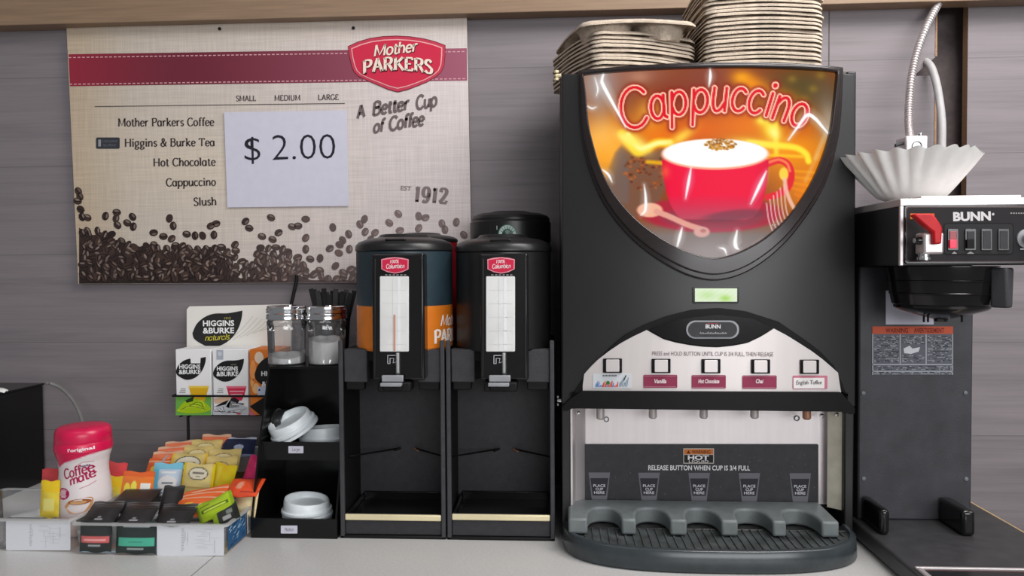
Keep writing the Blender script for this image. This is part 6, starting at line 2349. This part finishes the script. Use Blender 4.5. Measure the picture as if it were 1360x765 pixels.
# ================================================================== black box at the far left, napkin tip, cable
YK = 1.335
a, b = PY(58, 508.5, 1.464), PY(58, 650, 1.464)
x0 = a.x - 0.20
bx = thing('countertop_box', 'plain black box at the far left against the wall', 'box', ((x0 + a.x) / 2, (YK + 1.46) / 2, 0))
MB().box(x0, a.x, YK, 1.462, 0.0, a.z - 0.004, M_ACRYL).build('box_body', bx, bevel=0.002)
MB().box(x0 - 0.002, a.x + 0.0015, YK - 0.002, 1.464, a.z - 0.004, a.z, M_ACRYL).build('box_lid', bx, bevel=0.001)
p0, p1 = PY(-14, 515, YK), PY(13, 522, YK)
mb = MB()
v, f = [], []
for i in range(9):
    for j in range(5):
        u, w_ = i / 8, j / 4
        v.append((p0.x + (p1.x - p0.x) * u, YK - 0.0035 - 0.018 * w_ * (1 - u * 0.4), PY(0, 514.8, YK).z - 0.006 * w_ - 0.002 * math.sin(u * 7) - (0.003 * u if w_ < .5 else 0)))
for i in range(8):
    for j in range(4):
        f.append((i * 5 + j, i * 5 + j + 1, i * 5 + j + 6, i * 5 + j + 5))
mb.add(v, f, M_FILTER)
o = mb.build('paper_napkin', None, solid=0.0015)
tag(o, 'white paper tip poking out over the front of the black box', 'napkin')
pts = [PY(62.5, 509, 1.39), PY(66, 509, 1.40), PY(80, 515, 1.405), PY(93, 527, 1.40), PY(103, 543, 1.39), PY(109, 560, 1.375), PY(111, 580, 1.36), PY(111, 610, 1.35)]
pts = [tuple(pts[0] - Vector((0.0, 0, 0.0005)))] + [tuple(p) for p in pts] + [(pts[-1].x, 1.35, 0.004), (pts[-1].x + 0.03, 1.36, 0.0035)]
sm = []
P3 = [Vector(p) for p in pts]
for i in range(len(P3) - 1):
    p0_, p1_, p2_, p3_ = P3[max(i - 1, 0)], P3[i], P3[i + 1], P3[min(i + 2, len(P3) - 1)]
    for k in range(6):
        t = k / 6
        sm.append(0.5 * ((2 * p1_) + (p2_ - p0_) * t + (2 * p0_ - 5 * p1_ + 4 * p2_ - p3_) * t * t + (3 * p1_ - p0_ - 3 * p2_ + p3_) * t ** 3))
sm.append(P3[-1])
mb = MB().tube(sm, 0.0032, mat('dull_grey_cable', (120, 118, 116), 0.35, noise=0.05), 10)
o = mb.build('cable', None)
tag(o, 'thin grey cable arching from the black box down behind the creamer', 'cable')

# ================================================================== pulp cup carriers on top of the machine
def carrier():
    N, S, D, T = 34, 0.094, 0.026, 0.0028
    mb = MB()

    def top(u, w):                      # u, w in [-1, 1]
        e = max(abs(u), abs(w))
        z = D
        for cx in (-0.47, 0.47):
            for cy in (-0.47, 0.47):
                d = math.hypot(u - cx, w - cy)
                k = min(1, max(0, (0.46 - d) / 0.10))
                z = min(z, D - (D - 0.0015) * (k * k * (3 - 2 * k)))
        dc = math.hypot(u, w)
        z += 0.008 * max(0, 1 - dc / 0.22)
        if e > 0.93:
            z = D + 0.0012 - (e - 0.93) / 0.07 * 0.0052
        z += 0.0016 * math.cos(3.1 * u) * (abs(w) ** 3) + 0.0016 * math.cos(3.1 * w) * (abs(u) ** 3)
        return z
    v, f = [], []
    for s in (0, 1):
        for j in range(N + 1):
            for i in range(N + 1):
                u, w = 2 * i / N - 1, 2 * j / N - 1
                # round the corners of the square
                x, y = u * S, w * S
                c = 0.80
                if abs(u) > c and abs(w) > c:
                    a, b = (abs(u) - c) / (1 - c), (abs(w) - c) / (1 - c)
                    m = max(a, b)
                    l = math.hypot(a, b)
                    kx, ky = a / l * m, b / l * m
                    x, y = math.copysign((c + kx * (1 - c)) * S, u), math.copysign((c + ky * (1 - c)) * S, w)
                v.append((x, y, top(u, w) - (T if s else 0)))
    n0 = (N + 1) ** 2
    for j in range(N):
        for i in range(N):
            a = j * (N + 1) + i
            f.append((a, a + 1, a + N + 2, a + N + 1))
            f.append((n0 + a, n0 + a + N + 1, n0 + a + N + 2, n0 + a + 1))
    per = [i for i in range(N)] + [j * (N + 1) + N for j in range(N)] + [N * (N + 1) + i for i in range(N, 0, -1)] + [j * (N + 1) for j in range(N, 0, -1)]
    for k in range(len(per)):
        a, b = per[k], per[(k + 1) % len(per)]
        f.append((a, n0 + a, n0 + b, b))
    mb.add(v, f, M_PULP)
    return mb.build('cup_carrier', None, local=True, smooth=50)


csrc = carrier()
first = True
rc = random.Random(11)
YCC = 1.315
lx = XY(829, YCC - 0.05, 60)
rx = XY(1004, YCC - 0.05, 60)
zc0 = z_top + 0.0018
PITCH_C = 0.0068
left_n, right_n = 10, 22
for side_, n_, cx, rot in (('left', left_n, lx, 22), ('right', right_n, rx, 3)):
    for k in range(n_):
        o = csrc if first else copy_tree(csrc)
        first = False
        top_ = side_ == 'left' and k == n_ - 1
        z = zc0 + PITCH_C * k
        if top_:
            o.location = (cx + 0.001, YCC - 0.014, z + 0.010)
            o.rotation_euler = (R_(2.0), R_(-2.5), R_(rot - 9))
            o.scale = (1.03, 1.03, 1.05)
            lab = 'beige pulp cup carrier lying askew on top of the left stack'
        else:
            o.location = (cx + rc.uniform(-.0014, .0014), YCC + rc.uniform(-.0015, .0015), z)
            o.rotation_euler = (R_(rc.uniform(-.4, .4)), R_(rc.uniform(-.5, .5)), R_(rot + rc.uniform(-1.6, 1.6)))
            lab = 'beige pulp cup carrier, %s from the bottom of the %s stack' % (ORD[k + 1] if k < 20 else ('twenty-first', 'twenty-second')[k - 20], side_)
        tag(o, lab, 'cup carrier', 'pulp cup carriers stacked on the machine')

# ================================================================== filter brewer
YBF, YTW = 1.055, 1.200
XBL = PY(1195.5, 310, YBF).x
XBR = XBL + 0.196
br = thing('coffee_brewer', 'black and steel filter coffee brewer with a red tap handle, at the right', 'coffee brewer', ((XBL + XBR) / 2, 1.2, 0))
bz = lambda y: ZY(y, YBF, 1280)
ztp, zbt = bz(263), bz(352.5)
# base
XB0, XB1 = XBL - 0.004, XBR + 0.032
mb = MB().box(XB0, XB1, 0.80, 1.405, 0.004, 0.030, M_BASE)
mb.build('base', br, bevel=0.004, bseg=3)
for fx in (XB0 + 0.02, XB1 - 0.02):
    for fy in (0.83, 1.37):
        MB().lathe([(0.009, 0), (0.011, 0.0042)], (fx, fy, 0), M_BMATTE, 16).build('foot', br)
zfr = 0.0335
yfr = PZ(1240, 752, zfr).y
mb = MB()
mb.box(XBL + 0.001, XB1 - 0.004, yfr - 0.005, yfr, 0.030, zfr, M_STEEL)
mb.box(XBL + 0.001, XBL + 0.008, 0.81, yfr - 0.005, 0.030, zfr, M_STEEL)
mb.box(XB1 - 0.011, XB1 - 0.004, 0.81, yfr - 0.005, 0.030, zfr, M_STEEL)
wf = mb.build('warmer_frame', br, bevel=0.0008)
mb = MB().box(XBL + 0.012, XB1 - 0.015, 0.82, yfr - 0.010, 0.030, 0.0318, M_BGLOSS)
mb.box(XBL + 0.012, XB1 - 0.015, yfr - 0.010, yfr - 0.0085, 0.030, 0.0316, mat('dark_red_line', (110, 30, 34), 0.5, noise=0.05))
mb.build('warmer_plate', wf, bevel=0.0005)
# tower
tx0, tx1 = XY(1140, YTW, 560), XY(1291.5, YTW, 560)
mb = MB().box(tx0, tx1, YTW, 1.395, 0.030, zbt, M_TOWER)
tw = mb.build('tower', br, bevel=0.003)
tf = lambda off: (lambda x, y: tuple(PY(x, y, YTW - off)))
for (sx, sy) in ((1146.5, 522), (1282, 521.5), (1147, 635.5), (1283, 636)):
    c = PY(sx, sy, YTW)
    mb = MB().lathe([(0.0032, 0), (0.003, 0.0015), (0.0001, 0.002)], (0, 0, 0), M_GREY, 12)
    mb.v = [(c.x + x, c.y - z, c.z + y) for x, y, z in mb.v]
    mb.build('screw', tw)
mb = MB()
mb.prism(rrect(1158.5, 433.5, 1265.8, 497.8, 1), lambda p, t: tf(t)(*p), 0.0008, 0.0001, M_PRINT, (104, 106, 114))
mb.flat(rect(1158.5, 433.5, 1265.8, 443.5), tf(0.0010), (196, 92, 66))
put(mb, sans_text('WARNING', 0.02), tf(0.0012), 1176, 441.8, 1206, 441.8, 6.2, (120, 44, 32))
put(mb, sans_text('AVERTISSEMENT', 0.02), tf(0.0012), 1214, 441.8, 1254, 441.8, 6.2, (120, 44, 32))
for q in ((1195, 444, 1196.2, 484), (1229.4, 444, 1230.6, 484), (1158.5, 483.6, 1265.8, 484.8), (1158.5, 492.6, 1265.8, 493.6), (1158.5, 443.5, 1159.6, 497.8), (1264.8, 443.5, 1265.8, 497.8)):
    mb.flat(rect(*q), tf(0.0010), (186, 190, 196))
rn = random.Random(2)
for (xa, xb, ya, yb) in ((1161, 1194, 446, 482), (1198, 1228, 446, 458), (1198, 1228, 472, 482), (1232, 1264, 446, 482), (1161, 1264, 486, 492), (1161, 1264, 494, 497)):
    y = ya
    while y < yb:
        x = xa
        while x < xb - 1:
            w_ = rn.uniform(1, 4)
            if rn.random() < 0.62:
                mb.flat(rect(x, y, min(xb, x + w_), y + 1.1), tf(0.0011), (162, 166, 172) if rn.random() < .6 else (60, 62, 70))
            x += w_ + 0.5
        y += 2.0
mb.flat(npoly([(1200, 463), (1208, 459), (1212, 463), (1222, 461), (1220, 467), (1210, 470), (1201, 469)]), tf(0.0012), (214, 216, 220))
o = mb.build('warning_label', tw, smooth=0)
o['label'] = 'faded warning label with an orange heading strip'
mb = MB().prism(rect(1176.5, 386, 1240, 431)[0], lambda p, t: tf(t)(*p), 0.0008, 0.0001, M_WHITEP)
mb.build('paper_label', tw, smooth=0)
# guide posts
for x0, x1 in ((0.477, 0.4915), (0.594, 0.614)):
    zt_ = ZY(676.5, 1.132, 1180)
    mb = MB().box(x0, x1, 1.130, YTW - 0.0005, 0.030, zt_, M_BGLOSS)
    mb.build('guide_post', br, bevel=0.006, bseg=4)
# housing
mb = MB()
mb.box(XBL, XBR, YBF, 1.40, zbt, ztp - 0.010, M_BLACK)
hs = mb.build('housing', br, bevel=0.0015)
mb = MB()
mb.box(XBL - 0.0006, XBR + 0.0006, YBF - 0.001, 1.402, ztp - 0.010, ztp, M_STEEL)
mb.box(XBL - 0.0006, XBL + 0.0045, YBF - 0.001, YBF + 0.004, zbt, ztp - 0.010, M_STEEL)
mb.box(XBR - 0.0045, XBR + 0.0006, YBF - 0.001, YBF + 0.004, zbt, ztp - 0.010, M_STEEL)
tc_ = mb.build('steel_cap', br, bevel=0.001)
lx0, lx1 = PY(1214, 260, YBF + 0.05).x, PY(1345, 260, YBF + 0.05).x
mb = MB().box(lx0, lx1, YBF + 0.03, 1.22, ztp, ztp + 0.006, M_PANELSTEEL)
mb.build('fill_cover', br, bevel=0.001)
hf = lambda off: (lambda x, y: tuple(PY(x, y, YBF - off)))
mb = MB()
fp = rrect(1201, 272, 1366, 350.5, 5)
mb.prism(fp, lambda p, t: hf(t)(*p), 0.003, 0.0, M_BGLOSS)
pan = mb.build('control_panel', br, bevel=0.0008)
mb = MB()
mb.flat(npoly(rrect(1203.5, 274.5, 1364, 348, 4)), hf(0.0034), (108, 92, 92))
mb.flat(npoly(rrect(1204.5, 275.5, 1363, 347, 4)), hf(0.0036), (40, 38, 40))
put(mb, sans_text('BUNN', 0.045), hf(0.0040), 1266, 293.2, 1316, 292.2, 11.5, (214, 210, 212))
mb.flat(npoly(ell(1319, 284.5, 1.8, 1.8, n=10)[:-1]), hf(0.0040), (190, 186, 188))
mb.flat(rect(1209, 283.5, 1216, 291), hf(0.0040), (216, 120, 40))
mb.flat(rect(1217, 283.5, 1241, 287.5), hf(0.0040), (214, 96, 50))
for x in range(6):
    mb.flat(rect(1342 + 3.4 * x, 282.3, 1344.2 + 3.4 * x, 284), hf(0.0040), (150, 146, 148))
mb.flat(npoly(rrect(1253, 296, 1346.5, 338.5, 5)), hf(0.0040), (24, 23, 24))
mb.flat(npoly(rrect(1254.5, 297.5, 1345, 337, 4)), hf(0.0042), (46, 45, 47))
for x0, x1 in ((1264, 1271), (1284, 1294)):
    mb.flat(poly((x0, 337), (x1, 337), ((x0 + x1) / 2, 333.8)), hf(0.0045), (176, 172, 174))
mb.flat(rect(1355, 330, 1366, 331.5), hf(0.0045), (200, 196, 196))
mb.build('panel_print', pan, smooth=0)
for i, (x0, x1) in enumerate(((1259, 1273), (1282, 1296.5), (1303.5, 1318), (1326, 1340.5))):
    mb = MB().prism(rrect(x0, 304, x1, 332.5, 1.2), lambda p, t: hf(t)(*p), 0.0062, 0.003, M_BGLOSS)
    sw = mb.build('switch', br, bevel=0.0004)
    if i == 0:
        mb = MB().prism(rect(x0 + 2.5, 318.5, x1 - 2.2, 329.5)[0], lambda p, t: hf(t)(*p), 0.0085, 0.006, M_LAMP)
        mb.build('rocker', sw, bevel=0.0008)['label'] = 'glowing red lower half'
        mb = MB().prism(rect(x0 + 2.5, 307, x1 - 2.2, 318)[0], lambda p, t: hf(t)(*p), 0.0070, 0.006, mat('dim_red_rocker', (150, 50, 60), 0.3, noise=0.04))
        mb.build('rocker', sw, bevel=0.0008)
    elif i == 1:
        mb = MB().prism(rect(x0 + 2.5, 307, x1 - 2.2, 318)[0], lambda p, t: hf(t)(*p), 0.0070, 0.006, M_PANEL)
        mb.prism(rect(x0 + 2.5, 318, x1 - 2.2, 330)[0], lambda p, t: hf(t)(*p), 0.0095, 0.006, M_BMATTE)
        mb.build('rocker', sw, bevel=0.0008)
    else:
        mb = MB().prism(rect(x0 + 2, 306.5, x1 - 2, 330.5)[0], lambda p, t: hf(t)(*p), 0.0068, 0.006, M_PANEL)
        mb.build('blank_plate', sw, bevel=0.0004)
c = PY(1361, 317, YBF)
mb = MB()
mb.lathe([(0.013, 0.003), (0.013, 0.006), (0.0085, 0.008), (0.0085, 0.014), (0.0001, 0.015)], (0, 0, 0), M_LEVER, 28)
mb.v = [(c.x + x, c.y - z, c.z + y) for x, y, z in mb.v]
mb.build('dial', br)
# tap: chrome block, spout nut, red handle
YV = YBF - 0.034
vf = lambda x, y, Y=YV: PY(x, y, Y)
a, b = vf(1227.5, 309), vf(1254, 337.5)
mb = MB()
mb.box(a.x, b.x, YV, YV + 0.026, b.z, a.z, M_STEEL)
mb.tube([(a.x + 0.012, YV + 0.026, (a.z + b.z) / 2), (a.x + 0.012, YBF - 0.001, (a.z + b.z) / 2)], 0.008, M_CHROME, 16)
tp = mb.build('tap', br, bevel=0.003, bseg=3)
cn = vf(1233, 341)
mb = MB()
mb.lathe([(0.0075, vf(1233, 346).z), (0.0088, vf(1233, 345).z), (0.0088, vf(1233, 341.5).z), (0.0072, vf(1233, 340.8).z), (0.0072, b.z + 0.001)], (cn.x, YV + 0.012, 0), M_CHROME, 20)
mb.build('spout_nut', tp)
c = vf(1221, 319.5, YV + 0.01)
mb = MB()
mb.tube([(c.x + 0.012, c.y, c.z), (c.x - 0.002, c.y, c.z), (c.x - 0.006, c.y, c.z)], [0.0058, 0.0058, 0.0042], M_BGLOSS, 16)
mb.tube([(c.x - 0.006, c.y, c.z), (c.x - 0.0072, c.y, c.z)], 0.0032, M_LEVER, 12)
mb.build('pivot_knob', tp)
hp = [(1213.5, 285.5), (1218, 283.5), (1238, 284), (1243, 288), (1251, 300), (1252, 304), (1251, 324), (1240.5, 324.5), (1240, 308), (1233, 303)]
mb = MB().prism(hp, lambda p, t: (lambda q: (q.x, q.y + t, q.z))(PY(p[0], p[1], YV - 0.008)), 0.0, 0.014, M_RED)
mb.build('handle', tp, bevel=0.0022, bseg=3)['label'] = 'red tap handle'
# brew funnel
YF_ = 1.130
fx = XY(1250, YF_, 390)
fz = lambda y: ZY(y, YF_ - 0.045, 1250)
rr_ = lambda w: w * YF_ / 1.028 / 1000
mb = MB()
prof = [(0.0001, fz(431)), (rr_(8), fz(430)), (rr_(9), fz(426.5)), (rr_(30), fz(421)), (rr_(54), fz(413)), (rr_(57), fz(410)), (rr_(57), fz(406.5)), (rr_(59), fz(405)),
        (rr_(61.5), fz(392)), (rr_(62.6), fz(391.4)), (rr_(62.8), fz(390)), (rr_(62), fz(389)), (rr_(63.5), fz(375)), (rr_(64.6), fz(374.4)), (rr_(64.8), fz(373)), (rr_(64), fz(372)), (rr_(66), fz(356)), (rr_(66), zbt - 0.001)]
mb.lathe(prof, (fx, YF_, 0), M_BGLOSS, 64)
fn_ = mb.build('brew_funnel', br, smooth=32)
for px_ in (1227, 1232.5, 1277.5):
    q = PY(px_, 424, YF_ - 0.02)
    MB().tube([(q.x, q.y, fz(420)), (q.x, q.y, fz(429.5))], 0.0016, M_BGLOSS, 8).build('drip_tip', fn_)
mb = MB()
ang = R_(38)
hc = Vector((fx + math.sin(ang) * rr_(66), YF_ - math.cos(ang) * rr_(66), 0))
dr = Vector((math.sin(ang), -math.cos(ang), 0))
tg = Vector((math.cos(ang), math.sin(ang), 0))
v = []
for (o_, t_, z_) in [(o1, t1, z1) for z1 in (fz(408), fz(356)) for (o1, t1) in ((-0.004, -0.010), (0.018, -0.012), (0.018, 0.012), (-0.004, 0.010))]:
    k = 0.72 if z_ < fz(400) else 1.0
    p = hc + dr * o_ + tg * t_ * k
    v.append((p.x, p.y, z_))
mb.add(v, [(0, 3, 2, 1), (4, 5, 6, 7), (0, 1, 5, 4), (1, 2, 6, 5), (2, 3, 7, 6), (3, 0, 4, 7)], M_DGREY)
mb.build('funnel_handle', fn_, bevel=0.003, bseg=3)['label'] = 'worn grey grip'

# paper filters stacked on the brewer
YFI = 1.150
fxc = XY(1213, YFI, 240)
zfi = ztp + 0.0038
hfi = ZY(204, YFI - 0.02, 1219) - zfi


def filter_mesh():
    mb = MB()

    def mod(a, r, z):
        t = min(1, z / 0.05)
        return r * (1 + (0.026 + 0.05 * max(0, -math.cos(a))) * t * math.cos(22 * a)), z + 0.0018 * t * math.cos(22 * a + 0.3) + 0.003 * t * math.cos(a - 2.6)
    prof = [(0.0001, 0.0), (0.034, 0.0), (0.040, 0.0025)] + [(0.040 + 0.047 * (k / 8) ** 0.92, 0.0025 + (hfi - 0.0055) * k / 8) for k in range(1, 9)]
    mb.lathe(prof, (0, 0, 0), M_FILTER, 264, mod=mod)
    mb.f = [f for f in mb.f if len(f) == 4]
    mb.m, mb.c = mb.m[:len(mb.f)], mb.c[:len(mb.f)]
    return mb.build('coffee_filter', None, local=True, smooth=60)


fsrc = filter_mesh()
for k in range(6):
    o = fsrc if k == 0 else copy_tree(fsrc)
    o.location = (fxc - 0.0016 * k, YFI + 0.0004 * k, zfi + 0.0011 * k)
    o.rotation_euler = (0, R_(-0.7 * k), R_(360 / 22 * 0.13 * k))
    o.scale = (1 + 0.003 * k,) * 2 + (1.0,)
    tag(o, 'white fluted paper coffee filter, %s of the nested stack on the brewer' % ('outermost', 'second', 'third', 'fourth', 'fifth', 'innermost')[k], 'coffee filter', 'paper filters on the brewer')

# fitting, conduit and hose behind the filters
YJ = 1.345
a, b = PY(1203, 180, YJ), PY(1233, 206, YJ)
mb = MB()
mb.box(a.x, b.x, YJ, YJ + 0.04, b.z - 0.002, a.z, M_STEEL)
mb.box(a.x + 0.004, b.x - 0.004, YJ + 0.01, YJ + 0.03, ztp, b.z - 0.002, M_GREY)
eb = mb.build('electric_box', br, bevel=0.003)
mb = MB()
cj = PY(1218, 194, YJ - 0.001)
pts = [(cj.x + 0.008 * math.cos(k * math.pi / 10), cj.y, cj.z + 0.008 * math.sin(k * math.pi / 10)) for k in range(21)]
mb.tube(pts, 0.0008, M_GREY, 6)
mb.build('knockout_ring', eb)
mb = MB()
q = PY(1222, 182, YJ + 0.01)
mb.tube([(q.x, q.y, q.z - 0.004), (q.x, q.y, q.z + 0.004), (q.x + 0.001, q.y, q.z + 0.007)], [0.004, 0.005, 0.003], M_CHROME, 12)
mb.build('clamp_screw', eb)
mb = MB()
q0, q1 = PY(1190, 196, YJ + 0.01), PY(1204, 192, YJ + 0.01)
mb.tube([(q0.x, q0.y, q0.z - 0.006), (q0.x, q0.y, q0.z + 0.004), (q1.x, q1.y, q1.z + 0.004)], 0.0032, M_PANEL, 10)
mb.build('clamp_bracket', eb)


def smooth3(P3, n=8):
    out = []
    for i in range(len(P3) - 1):
        p0, p1, p2, p3 = P3[max(i - 1, 0)], P3[i], P3[i + 1], P3[min(i + 2, len(P3) - 1)]
        for k in range(n):
            t = k / n
            out.append(0.5 * ((2 * p1) + (p2 - p0) * t + (2 * p0 - 5 * p1 + 4 * p2 - p3) * t * t + (3 * p1 - p0 - 3 * p2 + p3) * t ** 3))
    out.append(P3[-1])
    return out


pth = smooth3([PY(1256, -22, 1.458), PY(1247, 3, 1.448), PY(1232, 32, 1.43), PY(1219, 66, 1.41), PY(1211, 100, 1.395), PY(1207.5, 135, 1.38), PY(1207, 165, 1.37), PY(1209, 186, YJ + 0.018)], 60)
rad = [0.0060 + 0.0014 * math.sin(i * 2 * math.pi / 6.0) for i in range(len(pth))]
mb = MB().tube(pth, rad, M_STEEL, 12)
o = mb.build('metal_conduit', None, smooth=80)
tag(o, 'ribbed metal conduit curving down from the shelf to the brewer', 'conduit')
pth = smooth3([PY(1215, 80, 1.56), PY(1226, 80, 1.49), PY(1236, 88, 1.455), PY(1243, 108, 1.44), PY(1248, 135, 1.425), PY(1251, 165, 1.41), PY(1251, 200, 1.40), Vector((PY(1250, 240, 1.385).x, 1.378, ztp + 0.0005))], 10)
pth[0:10] = []
mb = MB().tube(pth, 0.0068, M_GTUBE, 12)
o = mb.build('water_hose', None)
tag(o, 'smooth grey hose bending down beside the wall gap behind the filters', 'hose')
